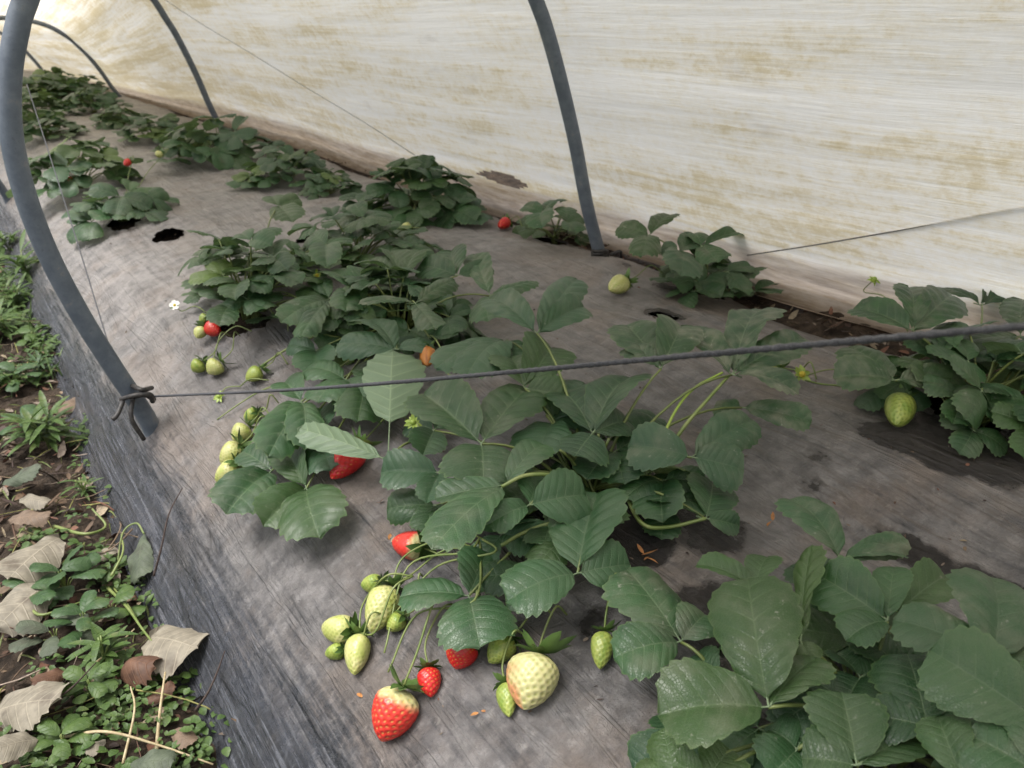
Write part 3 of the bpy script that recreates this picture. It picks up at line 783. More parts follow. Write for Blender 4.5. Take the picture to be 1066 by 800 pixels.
cord('thin_string', [on_film(x, y) for x, y in ((778, 266), (850, 255), (930, 241), (1000, 227), (1085, 211))], .0014, THIN, 'dark string against the film above the right hand plants')
# ================================================================== PLANTS
def crown(px, py): 
    p = onM(px, py); p[2] -= .012; return p
D2 = .02
# ---- the central plant
c = Plant(crown(612, 512), 'large strawberry plant in the middle with ripe and green berries hanging towards the path')
h = c.hero
h((501, 462), .105, [(440, 410, .012, .9, -14), (549, 404, .010, .86, 12), (503, 506, -.030, 1.25)], dust=.3)
h((546, 404), .095, [(574, 362, .008, .85), (589, 415, -.012, .95), (530, 372, .01, .8)], dust=.2)
h((559, 347), .125, [(601, 291, .018, .62), (608, 320, .004, .55, 20), (510, 312, .004, .62)], dust=.3)
h((528, 354), .10, [(484, 396, -.016, .80), (452, 385, -.01, .7), (540, 392, -.02, .7)], dust=.2)
h((617, 451), .075, [(660, 394, .016, .82, -10), (584, 408, .006, .7), (598, 476, -.02, 1.15), (655, 440, -.016, .6, 30)], dust=.25)
h((720, 476), .075, [(653, 464, .0, .80), (783, 437, .006, .62), (775, 490, -.015, .95)], dust=.45)
h((735, 540), .035, [(741, 502, .0, .8), (770, 548, -.008, .5), (668, 524, -.002, .42, 40)], dust=.25)
h((688, 384), .125, [(652, 338, .010, .8), (708, 340, .012, .75), (652, 364, -.004, .45)], dust=.95)
h((762, 390), .115, [(706, 345, .008, .66), (800, 324, .012, .8), (836, 352, .004, .6), (832, 412, -.016, .62)], dust=.9)
h((772, 424), .075, [(743, 424, -.008, .8), (846, 440, -.01, .45)], dust=.8)
h((601, 597), .062, [(622, 513, .016, .96), (656, 588, -.008, .9, 25), (526, 628, -.012, .74)], dust=.25)
h((551, 526), .088, [(611, 516, -.006, .95), (506, 548, -.012, .6), (560, 492, .006, .8)], dust=.15)
h((526, 505), .105, [(449, 573, -.014, .62), (452, 520, -.012, .5), (568, 463, .012, .5)], dust=.4)
h((488, 620), .040, [(415, 622, -.006, .72), (507, 574, .006, .8), (500, 676, -.018, 1.1)], dust=.3)
h((458, 492), .075, [(396, 492, -.006, .7), (444, 525, -.016, .6)], dust=.15)
h((454, 526), .045, [(402, 531, -.010, .72), (446, 556, -.016, .8), (470, 560, -.012, .6)], dust=.1)
h((590, 560), .045, [(640, 530, 0, .8), (560, 590, -.01, .8), (600, 540, .0, .7)], dust=.1)
h((560, 600), .03, [(500, 600, -.004, .7), (540, 640, -.01, .7), (575, 565, 0, .7)], dust=.1)
h((640, 470), .04, [(690, 445, 0, .8), (650, 505, -.01, .8), (610, 500, -.004, .7)], dust=.1)
h((575, 440), .06, [(610, 400, .01, .8), (560, 480, -.01, .8), (620, 440, -.004, .7)], dust=.1)
h((690, 500), .03, [(650, 520, 0, .7), (690, 545, -.01, .7), (735, 505, 0, .7)], dust=.2)
c.fill(18, .13, .045, .06, rmin=.1, dust=.1, clear=((625, 495, 42), (670, 520, 30)))
for k in range(9):
    a_ = c.c+np.array([rng.normal(0, .012), rng.normal(0, .012), .004]); q_ = a_+np.array([rng.uniform(-.07, .07), rng.uniform(-.02, .09), rng.uniform(.05, .09)])
    V_, F_ = tube(bez(a_, (a_+q_)/2+np.array([0, 0, .02]), q_, 8), .0016, 7); ob('petiole', V_-c.c, F_, PETIOLE, c.root)
h((452, 448), .03, [(425, 440, 0, .8), (440, 475, -.01, .8), (470, 430, 0, .8)], dust=.1)
# long yellow-green petiole arching over the front leaf
def strand(plant, pts, r=.0019, mat=None, name='petiole'):
    P3 = catmull([onM(x, y, l) for x, y, l in pts], 8); V, Fc = tube(P3, np.linspace(r*1.15, r*.85, len(P3)), 8)
    ob(name, V-plant.c, Fc, mat or STALK, plant.root)
strand(c, [(600, 515, .03), (580, 497, .085), (548, 495, .108), (522, 507, .107)], .0022)
strand(c, [(684, 470, .05), (702, 430, .085), (722, 405, .105), (752, 388, .116)], .0017, YOUNG)
strand(c, [(690, 478, .04), (712, 445, .08), (735, 418, .10), (758, 392, .113)], .0022, STALK)
strand(c, [(650, 512, .02), (668, 545, .03), (695, 549, .025), (735, 540, .035)], .0022)
strand(c, [(610, 545, .05), (575, 545, .045), (545, 555, .045), (522, 568, .05)], .0022)
# fruit of the central plant
fr = onM(505, 575, .02)
B = c.berry
B((419, 717), (397, 772), 47, 'shoulder', label='large red berry with a pale yellow shoulder', start=onM(470, 610, .03), res=(72, 60), lift2=.013)
B((560, 682), (545, 739), 51, 'blush', label='large whitish berry with a faint pink blush', start=onM(590, 640, .02), res=(72, 60), lift2=.016)
B((526, 712), (531, 751), 22, 'green', start=onM(545, 660, .02))
B((532, 664), (509, 690), 27, 'green', start=onM(575, 640, .02))
B((366, 656), (327, 652), 28, 'pale', start=onM(430, 600, .03))
B((374, 661), (369, 703), 27, 'pale', start=onM(430, 600, .03))
B((407, 611), (386, 659), 33, 'pale', start=fr, res=(64, 52))
B((397, 606), (376, 610), 19, 'green', start=fr)
B((357, 676), (339, 682), 17, 'green', start=onM(400, 640, .02))
B((420, 642), (403, 656), 20, 'green', start=onM(440, 600, .03))
B((441, 571), (409, 563), 31, 'shoulder', label='red berry with a pale stem end', start=onM(500, 560, .03), lift=.016, lift2=.016)
B((485, 668), (478, 686), 34, 'ripe', label='ripe red berry half under a leaf', start=onM(500, 620, .02))
B((446, 696), (449, 726), 25, 'ripe', label='small ripe red berry', start=onM(480, 630, .03))
B((574, 562), (561, 590), 24, 'pale', start=onM(590, 540, .02))
B((375, 464), (339, 505), 30, 'ripe', lift=.022, lift2=.016, label='long dark red berry below the pale leaf', start=onM(430, 440, .03), res=(64, 56))
B((446, 364), (444, 384), 17, 'dry', label='dried orange berry', start=onM(470, 400, .05), lift=.062, lift2=.055)
c.bud((430, 440), .05, .009, (-.4, -.6, .6), start=onM(440, 470, .02), mat=YOUNG)
for a, b in (((425, 590), (400, 680)), ((434, 640), (404, 700)), ((455, 590), (410, 640))):
    strand(c, [(500, 560, .03), ((a[0]+60), a[1]-15, .045), (a[0], a[1], .03), (b[0], b[1], .012)], .0012, STALK, 'fruit_stalk')

# ---- plant whose leaf undersides face the path (between the first hoop and the middle)
m = Plant(crown(420, 345), 'strawberry plant showing pale leaf undersides, just behind the twine on the path side')
h = m.hero
h((404, 479), .055, [(409, 364, .050, 1.02, 0, .30), (309, 446, .020, .46, 0, .08)], dust=.1, under=True, start=onM(450, 470, .0), label='leaf turned over, pale green underside')
h((413, 364), .075, [(351, 358, -.002, .62), (376, 336, .008, .7), (452, 362, .0, .7)], dust=.2)
h((319, 508), .026, [(333, 562, -.014, .98), (273, 549, -.010, .66), (302, 468, .006, .62)], dust=.2)
h((283, 490), .035, [(235, 537, -.014, .86), (252, 470, .0, .55), (296, 458, .006, .6)], dust=.35)
h((314, 418), .050, [(278, 478, -.012, .7), (318, 470, -.014, .6), (296, 398, .004, .7)], dust=.2)
h((330, 455), .03, [(300, 470, -.008, .7), (345, 490, -.01, .7), (335, 425, 0, .7)], dust=.1)
h((360, 395), .05, [(330, 420, -.008, .8), (318, 385, 0, .7), (380, 425, -.012, .8)], dust=.15)
h((380, 400), .05, [(350, 410, -.01, .8), (372, 440, -.016, .8), (395, 375, 0, .8)], dust=.1)
h((432, 316), .095, [(372, 318, -.002, .34, 10), (474, 292, .004, .42), (455, 345, -.02, .5)], dust=.6)
h((476, 287), .085, [(436, 277, .004, .75), (512, 278, .004, .6), (470, 262, .012, .8)], dust=.3)
h((420, 290), .085, [(384, 272, .004, .6), (405, 262, .01, .7), (440, 262, .008, .7)], dust=.2)
h((510, 308), .075, [(494, 265, .012, .62), (558, 293, .0, .5), (508, 336, -.02, .8)], dust=.55)
h((468, 330), .04, [(450, 312, .0, .7), (490, 322, 0, .6), (470, 350, -.01, .7)], dust=.2)
h((343, 311), .07, [(291, 337, -.008, .62), (330, 290, .004, .5), (312, 352, -.016, .5)], dust=.4)
h((366, 300), .075, [(338, 285, .002, .7), (390, 284, .004, .8), (360, 325, -.014, .7)], dust=.5)
h((330, 365), .04, [(300, 360, 0, .7), (330, 390, -.01, .8), (355, 345, 0, .7)], dust=.15)
m.fill(26, .14, .06, .055, rmin=.1, dust=.2)
m.fill(16, .13, .12, .058, rmin=.1, dust=.3, az=(20, 200))
strand(m, [(355, 352, .03), (330, 350, .045), (298, 364, .03), (262, 388, .012)], .0021)
strand(m, [(392, 380, .03), (372, 385, .03), (350, 398, .03), (316, 420, .05)], .0016)
B = m.berry
B((247, 484), (225, 502), 24, 'pale', start=onM(285, 440, .02))
B((250, 464), (230, 483), 24, 'pale', start=onM(285, 440, .02))
B((258, 444), (243, 460), 21, 'pale', start=onM(285, 440, .02))
B((272, 385), (256, 396), 17, 'green', start=onM(300, 380, .02))
B((268, 430), (254, 436), 15, 'green', start=onM(290, 420, .02))
m.bud((228, 413), .008, .008, (-.5, -.5, .6), start=onM(280, 396, .01), mat=YOUNG)
strand(m, [(290, 400, .02), (270, 408, .012), (250, 420, .01), (226, 437, .004)], .0012, STALK, 'fruit_stalk')

# ---- bushy plant behind the string on the path side
b = Plant(crown(262, 325), 'dense bushy strawberry plant with one white flower, near the burnt hole in the sheet')
h = b.hero
h((285, 268), .115, [(268, 277, -.002, .8), (285, 253, .008, .8), (300, 283, -.012, .8)], dust=.3)
h((290, 215), .11, [(283, 205, .012, .9), (312, 207, .01, .8), (305, 232, -.012, .9)], dust=.3)
h((240, 318), .08, [(206, 292, .006, .95), (228, 340, -.02, .6), (262, 300, .0, .7)], dust=.25)
h((258, 312), .085, [(238, 300, .0, .7), (272, 325, -.01, .7), (278, 300, .004, .7)], dust=.25)
h((232, 268), .10, [(208, 276, 0, .6), (222, 258, .006, .7), (248, 256, .004, .7)], dust=.4)
h((340, 255), .09, [(340, 280, -.014, .7), (325, 244, .006, .7), (368, 252, 0, .6)], dust=.3)
FR = ((222, 345, 34), (183, 320, 36), (215, 375, 40), (300, 328, 16), (332, 287, 16))
b.fill(40, .185, .15, .060, rmin=.05, dust=.25, squash=.85, clear=FR)
b.fill(12, .20, .05, .06, rmin=.5, dust=.2, squash=.85, clear=FR)
B = b.berry
B((229, 377), (221, 385), 20, 'pale', start=onM(250, 350, .02))
B((211, 377), (202, 385), 17, 'green', start=onM(240, 350, .02))
B((217, 340), (228, 346), 17, 'ripe', start=onM(250, 330, .03), lift=.028, lift2=.024, label='small red berry')
B((211, 342), (205, 352), 14, 'pale', start=onM(245, 330, .03), lift=.028, lift2=.024)
B((217, 330), (208, 336), 13, 'green', start=onM(250, 325, .03), lift=.03, lift2=.03)
b.bud((182, 318), .035, .0075, (-.5, -.7, .7), petals=True, start=onM(225, 335, .03))
b.bud((330, 287), .06, .0085, (-.3, -.7, .7), start=onM(330, 310, .03))
b.bud((299, 328), .05, .0085, (-.3, -.7, .7), start=onM(300, 345, .02))
strand(b, [(262, 345, .03), (245, 340, .03), (228, 355, .02), (222, 374, .012)], .0011, STALK, 'fruit_stalk')
b2 = Plant(crown(372, 275), 'loose strawberry plant with one pale berry, behind the pale underside leaves')
b2.hero((372, 228), .08, [(350, 224, .004, .6), (392, 222, .002, .6), (372, 250, -.014, .6)], dust=.4)
b2.fill(30, .16, .12, .060, rmin=.1, dust=.4)

b2.berry((429, 240), (415, 241), 17, 'pale', start=onM(400, 255, .03), lift=.03, lift2=.03)
# ---- front right plant
f = Plant(crown(905, 770), 'big dark strawberry plant in the front corner of the bed, leaves close to the lens')
h = f.hero
h((800, 736), .095, [(778, 601, .030, .80), (683, 746, -.008, .80), (852, 684, .006, .62, -35)], dust=.35)
h((833, 668), .085, [(846, 566, .022, .34, -40), (808, 640, .0, .5), (848, 690, -.02, .4)], dust=.2, yel=.22)
h((709, 668), .045, [(652, 592, .014, .86), (638, 686, -.006, .8), (735, 640, .004, .8)], dust=.5, start=onM(760, 740, .0))
h((786, 612), .055, [(724, 588, .0, .55), (800, 580, .006, .6), (770, 640, -.01, .8)], dust=.25, yel=.12)
h((876, 582), .075, [(820, 520, .012, .62), (946, 562, .0, .34), (944, 581, -.006, .3)], dust=.7)
h((924, 646), .080, [(850, 598, .004, .8), (932, 590, .006, .45), (880, 668, -.02, .7)], dust=.15)
h((1034, 692), .105, [(928, 646, .0, .70), (1030, 600, .014, .70), (1090, 660, .0, .7)], dust=.5, yel=.1)
h((1085, 752), .125, [(966, 676, .006, .80), (1120, 690, .01, .8)], dust=.25, yel=.12)
h((892, 797), .085, [(876, 720, .012, .98), (834, 790, -.008, .75), (954, 768, -.006, .62)], dust=.2)
h((966, 756), .085, [(944, 680, .004, .85), (905, 745, -.01, .7), (1000, 720, -.006, .7)], dust=.05)
h((896, 705), .050, [(935, 690, .0, .8), (870, 680, .0, .8), (880, 735, -.01, .8)], dust=.1)
h((1002, 812), .105, [(976, 746, .006, .6), (1040, 770, 0, .7)], dust=.15, yel=.1)
h((1082, 805), .12, [(1006, 764, -.004, .85), (1080, 740, .008, .8)], dust=.4)
h((703, 806), .075, [(690, 758, .004, .6), (660, 815, -.01, .7)], dust=.2, yel=.2)
h((735, 812), .075, [(700, 795, -.004, .5), (760, 780, .004, .7)], dust=.2, yel=.2)
h((930, 640), .05, [(985, 600, .006, .5), (960, 660, -.006, .7)], dust=.4, yel=.15)
h((830, 780), .06, [(800, 760, .0, .8), (850, 740, 0, .8), (800, 810, -.01, .8)], dust=.1)
h((1000, 700), .06, [(960, 700, 0, .8), (1030, 740, -.01, .8), (1000, 660, .01, .8)], dust=.1)
h((860, 650), .04, [(830, 640, 0, .8), (880, 690, -.01, .8), (900, 640, 0, .7)], dust=.1)
f.fill(26, .15, .07, .058, rmin=.15, dust=.15)
f.berry((629, 658), (624, 700), 24, 'green', start=onM(645, 600, .05), lift=.02)

# ---- right hand plant by the film
r = Plant(crown(1015, 430), 'strawberry plant at the right edge with one large unripe green berry')
h = r.hero
h((932, 396), .060, [(866, 394, -.004, .75), (882, 362, .006, .7), (1003, 394, -.002, .55)], dust=.75)
h((950, 344), .10, [(887, 322, .002, .66), (992, 308, .008, .8), (945, 300, .012, .6)], dust=.5)
h((1022, 318), .12, [(968, 303, .0, .4), (1032, 278, .012, .75, 25), (1075, 300, .0, .6)], dust=.5)
h((1062, 350), .095, [(994, 358, -.006, .55), (1066, 312, .01, .7), (1100, 370, -.01, .7)], dust=.6)
h((1085, 384), .08, [(1038, 374, 0, .6), (1100, 350, .01, .7)], dust=.7)
h((985, 380), .07, [(965, 350, .006, .5), (1000, 350, .01, .6), (1020, 390, -.01, .7)], dust=.2)
r.fill(32, .135, .11, .060, rmin=.1, dust=.35, clear=((935, 440, 48), (905, 430, 30)))
r.berry((940, 416), (928, 457), 30, 'green', sep=.7, start=onM(985, 420, .03), label='large unripe green berry', lift=.024, lift2=.014, res=(64, 56))
r.bud((910, 291), .125, .011, (-.2, -.5, .8), mat=YOUNG, start=onM(945, 345, .08))
r.bud((835, 390), .02, .011, (-.5, -.6, .6), start=onM(905, 400, .02))
r.berry((813, 383), (795, 381), 17, 'pale', start=onM(850, 395, .02), stalk=True)
strand(r, [(905, 404, .02), (880, 402, .022), (855, 400, .014), (838, 396, .02)], .0016, STALK, 'fruit_stalk')

# ---- plants along the film, behind
q = Plant(crown(738, 305), 'strawberry plant against the film, just right of the nearest hoop foot, one pale berry')
h = q.hero
h((676, 245), .10, [(643, 237, .002, .6), (700, 225, .008, .6), (668, 268, -.012, .7)], dust=.5)
h((730, 256), .10, [(780, 243, .0, .42), (722, 244, .006, .7), (748, 274, -.012, .8)], dust=.6)
h((706, 262), .085, [(708, 290, -.014, .9), (688, 258, .004, .8), (730, 252, .004, .8)], dust=.5)
h((752, 258), .07, [(745, 285, -.012, .8), (775, 275, -.004, .6), (768, 250, .004, .6)], dust=.5)
q.fill(14, .10, .08, .058, rmin=.1, dust=.4)
q.berry((652, 293), (634, 302), 19, 'pale', start=onM(690, 285, .03), label='pale yellow berry')
s_ = Plant(crown(577, 250), 'small strawberry plant with few leaves, left of the nearest hoop foot by the film')
s_.hero((565, 222), .08, [(545, 215, .004, .7), (583, 210, .006, .7), (565, 238, -.01, .8)], dust=.6)
s_.hero((590, 232), .07, [(606, 226, .004, .7), (588, 218, .006, .7), (600, 244, -.01, .8)], dust=.5, yel=.1)
s_.fill(7, .085, .06, .056, rmin=.25, dust=.4, yel=.08)
s_.bud((590, 212), .10, .012, (-.3, -.6, .7), mat=YOUNG)
s_.berry((528, 231), (520, 236), 12, 'ripe', start=onM(545, 240, .01), res=(28, 20))
t_ = Plant(crown(438, 224), 'tall dense dark plant by the film, midway between the first two hoops')
t_.fill(26, .15, .19, .078, rmin=.03, dust=.2); t_.fill(12, .165, .07, .07, rmin=.5, dust=.15)
v_ = Plant(crown(130, 226), 'low broad-leaved plant standing alone on the pale sheet left of the burnt hole')
v_.fill(13, .12, .10, .082, rmin=.15, dust=.25)
v_.berry((134, 168), (130, 172), 8, 'ripe', lift=.13, lift2=.125, res=(28, 20)); v_.berry((167, 160), (163, 162), 8, 'pale', lift=.14, lift2=.138, res=(28, 20))
# ---- far plants: one low-detail bush copied along both rows
FAR = 'strawberry plants far down the bed'
fp = Plant(onZ(228, 172, .24), 'dark bush by the film, between the second hoop foot and the tall plant', FAR)
fp.fill(28, .19, .17, .085, LO, rmin=.03, dust=.2)
fq = Plant(onZ(85, 196, .22), 'bush on the path side just beyond the lone plant, with two red berries', FAR)
fq.fill(22, .17, .14, .085, LO, rmin=.03, dust=.35)
def copy_plant(src, px, py, z, rz, sc, label):
    e = src.root.copy(); COL.objects.link(e); e.location = onZ(px, py, z); e.rotation_euler = (0, 0, rz); e.scale = (sc*.88, sc*.88, sc*rng.uniform(.68, .85)); e['label'] = label
    for ch in list(src.root.children):
        if ch.name.startswith('straw') or ch.name.startswith('flower'): continue
        k = ch.copy(); COL.objects.link(k); k.parent = e
        for g in list(ch.children):
            j = g.copy(); COL.objects.link(j); j.parent = k
    return e
for src, px, py, z, rz, sc, lab in (
    (fp, 300, 192, .24, 1.2, .85, 'bush by the film, next to the tall dark plant on its far side'),
    (fq, 345, 203, .24, 2.2, .55, 'small pale bush by the film at the near side of a dark bush'),
    (fp, 163, 147, .24, 2.5, .85, 'dark bush by the film just this side of the second hoop foot'),
    (fp, 196, 158, .24, 4.1, .7, 'dark bush touching the second hoop foot on its near side'),
    (fq, 128, 132, .24, 3.6, .85, 'bush beyond the second hoop, nearest to it along the film'),
    (fp, 98, 118, .24, .6, .95, 'bush by the film near the third hoop foot'),
    (fp, 72, 108, .24, 5.1, 1.15, 'bush beyond the third hoop along the film'),
    (fp, 50, 145, .22, 5.5, .95, 'bush on the path side, second beyond the lone plant'),
    (fq, 38, 125, .22, 4.4, 1.15, 'bush on the path side near the thin string, level with the third hoop'),
    (fp, 42, 108, .24, 2.9, 1.2, 'farthest bush on the path side before the tunnel end'),
    (fq, 58, 98, .24, 1.1, 1.3, 'farthest bush of all at the closed tunnel end'),
    (fp, 85, 102, .24, 4.9, 1.1, 'bush next to the fourth hoop by the film')):
    copy_plant(src, px, py, z, rz, sc, lab)
fq.berry((75, 186), (71, 192), 9, 'ripe', lift=.03, lift2=.02, res=(24, 18), stalk=False); fq.berry((69, 193), (64, 200), 9, 'ripe', lift=.03, lift2=.02, res=(24, 18), stalk=False)
# ================================================================== SIDE PATH: weeds, dead leaves, litter
def leaf_mat(name, c1, c2, bk, tr=.15, ro=.65):
    m = NT(name); p = m.pos(); g = m.n('NewGeometry')
    uv = m.n('SeparateXYZ', Vector=m.n('UVMap')); u, v = uv.outputs[0], uv.outputs[1]
    vn = m.math('MAXIMUM', m.math('SUBTRACT', 1, m.ss(m.math('PINGPONG', v, .5), 0, .1)), m.math('SUBTRACT', 1, m.ss(m.math('ABSOLUTE', u), 0, .05)))
    n1 = m.noise(p, 60, 5, .65); n2 = m.noise(p, 25, 4)
    c = m.mix(m.ss(n1, .3, .7), c1, c2); c = m.mix(m.math('MULTIPLY', m.ss(n2, .55, .72), .7), c, bk)
    c = m.mix(m.math('MULTIPLY', vn, .35), c, tuple(min(.6, x*1.7) for x in c2))
    b = m.n('BsdfPrincipled', Base__Color=c, Roughness=ro); m.plug(b.inputs['Normal'], m.bump(m.math('ADD', n1, vn), .5, .0012))
    t = m.n('BsdfTranslucent', Color=c); return m.done(m.n('MixShader', i0=tr, i1=b, i2=t))
PALE_DEAD = leaf_mat('pale_dead_leaf', (.17, .15, .115), (.27, .24, .185), (.075, .055, .04))
TAN_DEAD = leaf_mat('tan_dead_leaf', (.12, .082, .055), (.185, .13, .09), (.06, .04, .028))
BROWN_DEAD = leaf_mat('brown_dead_leaf', (.075, .035, .022), (.14, .07, .04), (.03, .018, .012))
GREY_GREEN = leaf_mat('wilted_leaf', (.05, .065, .04), (.09, .11, .07), (.05, .04, .03))
WEED = leaf_mat('weed_green', (.042, .088, .018), (.08, .135, .03), (.14, .15, .045), .25, .5)
WEED2 = leaf_mat('deep_weed_green', (.03, .07, .022), (.055, .11, .035), (.10, .13, .04), .25, .5)
def flakes_material():
    m = NT('dry_litter'); c = m.n('VertexColor', _layer_name='col').outputs[0]; f = m.noise(m.pos(), 200, 4)
    b = m.n('BsdfPrincipled', Base__Color=m.mix(m.math('MULTIPLY', m.ss(f, .4, .7), .5), c, (.03, .02, .014)), Roughness=.75)
    return m.done(b)
LITTER = flakes_material()
def onG(x, y, lift=0):
    p = onZ(x, y, lift)
    for _ in range(8):
        z = float(groundz(np.array(p[0]), np.array(p[1])))+lift; p = onZ(x, y, z)
    return p
def dead_leaf(a, t, la, lt, wr, mat, label, flip=False, roll=0, stalk=None, kw=None, group='dead leaves on the path', name='dead_leaf'):
    A = onG(a[0], a[1], la); T = onG(t[0], t[1], lt); d = T-A; L = np.linalg.norm(d)
    n = nrm(np.array([0, 0, 1.])+nrm(CAM-A)*.5); n = rot(nrm(n-nrm(d)*(n@nrm(d))), nrm(d), math.radians(roll))
    k = dict(HI); k.update(fold=.06, arch=.06, edge=.18, wave=.055, pleat=.010); k.update(kw or {})
    V, Fc, uv = frame_leaf(A, d, n, leaflet(L, L*wr, **k))
    o = ob(name, V, Fc, mat, None, uv, np.zeros((len(V), 3)), origin=A); tag(o, label, 'dead leaf' if 'dead' in name else 'leaf', group)
    if stalk:
        P3 = catmull([A]+[onG(x, y, l) for x, y, l in stalk], 8); Vt, Ft = tube(P3, .0014, 7); ob('stalk', Vt-A, Ft, STALK, o)
    return o
dead_leaf((156, 664), (207, 676), .03, .055, .95, PALE_DEAD, 'pale grey dead leaf lying against the black edge of the sheet', roll=-10, stalk=[(148, 655, .03), (133, 630, .02), (118, 612, .01)])
dead_leaf((-6, 742), (66, 728), .02, .05, .62, PALE_DEAD, 'big pale crinkled dead leaf low at the picture edge', stalk=None)
dead_leaf((62, 560), (8, 604), .03, .05, .75, PALE_DEAD, 'pale tan dead leaf above the grey seedling, tip towards the edge')
dead_leaf((52, 606), (-4, 655), .03, .04, .80, PALE_DEAD, 'whitish dead leaf under the tan one at the picture edge')
dead_leaf((8, 542), (52, 538), .03, .04, .45, TAN_DEAD, 'narrow reddish tan dead leaf on dark soil')
dead_leaf((2, 505), (44, 488), .03, .05, .5, GREY_GREEN, 'pale green wilted leaf beside the narrow-leaved weed')
dead_leaf((40, 770), (-6, 780), .03, .05, .8, PALE_DEAD, 'pale dead leaf in the very corner of the path')
dead_leaf((150, 556), (145, 606), .06, .035, .5, GREY_GREEN, 'dark grey green wilted leaf hanging at the edge of the sheet', roll=30, stalk=[(142, 545, .06), (128, 555, .05), (122, 590, .02)])
dead_leaf((128, 700), (162, 694), .02, .05, .7, BROWN_DEAD, 'curled reddish brown dead leaf left of the pale grey one', kw=dict(arch=.25, edge=.5))
dead_leaf((150, 735), (182, 712), .02, .03, .5, BROWN_DEAD, 'dark brown dead leaf below the pale grey one')
dead_leaf((135, 796), (182, 792), .03, .04, .6, GREY_GREEN, 'grey green leaf at the bottom edge of the picture')
dead_leaf((70, 700), (32, 712), .015, .03, .6, BROWN_DEAD, 'small brown dead leaf between the clover and the big pale leaf')
def thin(name, pts, r, mat, label, cat, grp=None, taper=True):
    P3 = catmull([onG(x, y, l) for x, y, l in pts], 8); rr = np.linspace(r*1.2, r*.6, len(P3)) if taper else r
    V, Fc = tube(P3, rr, 7); o = ob(name, V, Fc, mat, None, origin=P3[0]); return tag(o, label, cat, grp)
STRAW = simple('pale_straw', (.30, .235, .13), (.42, .35, .22), 150, .6)
TWIG = simple('dark_twig', (.028, .018, .015), (.06, .04, .033), 200, .8)
thin('dry_stalk', [(112, 612, .01), (132, 632, .03), (146, 652, .035), (158, 668, .04)], .0020, STALK, 'yellow green stalk bending towards the pale grey dead leaf', 'stalk', 'loose stalks on the path')
thin('dry_stalk', [(56, 548, .02), (88, 556, .035), (110, 548, .03), (96, 530, .035)], .0024, STALK, 'curled yellow green stalk above the seedlings', 'stalk', 'loose stalks on the path')
thin('dry_stalk', [(26, 620, .02), (40, 640, .03), (70, 632, .03), (98, 622, .02)], .0020, STALK, 'yellow stalk bowed over the grey seedling', 'stalk', 'loose stalks on the path')
thin('dry_stalk', [(116, 600, .03), (128, 575, .05), (126, 556, .04)], .0018, STALK, 'short upright yellow stalk by the wilted leaf', 'stalk', 'loose stalks on the path')
thin('straw', [(162, 792, .01), (166, 745, .03), (172, 700, .045)], .0020, STRAW, 'pale upright straw below the pale grey dead leaf', 'straw', 'straws on the path')
thin('straw', [(62, 768, .02), (110, 762, .03), (165, 776, .03), (222, 796, .015)], .0017, STRAW, 'long straw lying across the bottom of the path', 'straw', 'straws on the path')
thin('straw', [(100, 690, .02), (122, 672, .03), (140, 655, .03)], .0014, STRAW, 'short straw right of the clover', 'straw', 'straws on the path')
thin('straw', [(0, 642, .02), (30, 605, .03), (62, 590, .03)], .0014, STRAW, 'slanting straw over the whitish dead leaf', 'straw', 'straws on the path')
thin('straw', [(128, 795, .02), (140, 740, .04), (136, 715, .035)], .0014, STRAW, 'reddish straw left of the upright pale one', 'straw', 'straws on the path')
def twig(pts, label):
    P3 = catmull([onM(x, y, l) if x > 150 else onG(x, y, l) for x, y, l in pts], 8)
    V, Fc = tube(P3, np.linspace(.0018, .0007, len(P3)), 6); o = ob('twig', V, Fc, TWIG, None, origin=P3[0]); tag(o, label, 'twig', 'dark twigs')
twig([(160, 600, .02), (168, 570, .03), (176, 535, .03), (190, 508, .02)], 'thin dark twig leaning on the black wall of the sheet below the peg')
twig([(203, 740, .02), (216, 722, .02), (226, 700, .015), (234, 678, .01)], 'thin dark twig leaning on the sheet near the bottom corner')
twig([(40, 735, .03), (70, 720, .05), (100, 690, .06)], 'dark twig rising from the big crinkled pale leaf')
# --- weeds
def lance(mb, base, d, up, L, W, bend, nseg=5, col=0):
    d = nrm(d); b = nrm(np.cross(up, d)); V = []; uv = []
    for i in range(nseg+1):
        t = i/nseg; w = W*math.sin(math.pi*min(.98, t*.92+.05))**.8
        c = base+d*L*t-np.array([0, 0, 1])*bend*L*t*t+0*up
        V += [c-b*w/2+up*w*.15, c, c+b*w/2+up*w*.15]; uv += [(-1, t*4), (0, t*4), (1, t*4)]
    Fc = []
    for i in range(nseg):
        k = i*3; Fc += [(k, k+1, k+4, k+3), (k+1, k+2, k+5, k+4)]
    mb.add(V, Fc, uv)
def narrow_weed(px, py, n, size, h, label, mat=WEED, wr=.16):
    base = onG(px, py); mb = MB(); st = MB(); tops = []
    for s in range(3):
        a = rng.uniform(0, 6.28); top = base+np.array([math.cos(a)*size*.25, math.sin(a)*size*.25, h*rng.uniform(.8, 1.1)]); tops.append(top)
        V, Fc = tube(bez(base, base+np.array([0, 0, h*.6]), top, 6), .0014, 6); st.add(V, Fc)
    for k in range(n):
        s = k % 3; t = .35+.65*((k//3)/(n/3)); c = base*(1-t)+tops[s]*t
        a = k*2.4; el = rng.uniform(.1, .9)*(.4+t*.6)
        d = np.array([math.cos(a)*math.cos(el), math.sin(a)*math.cos(el), math.sin(el)])
        lance(mb, c, d, nrm(np.array([0, 0, 1])-d*d[2]), size*rng.uniform(.7, 1.1), size*wr, rng.uniform(.1, .5))
    root = empty('weed', tuple(base), label, 'weed', 'weeds on the path')
    for nm, q, mt in (('foliage', mb, mat), ('stem', st, STALK)): q.build(nm, mt, root, origin=base)
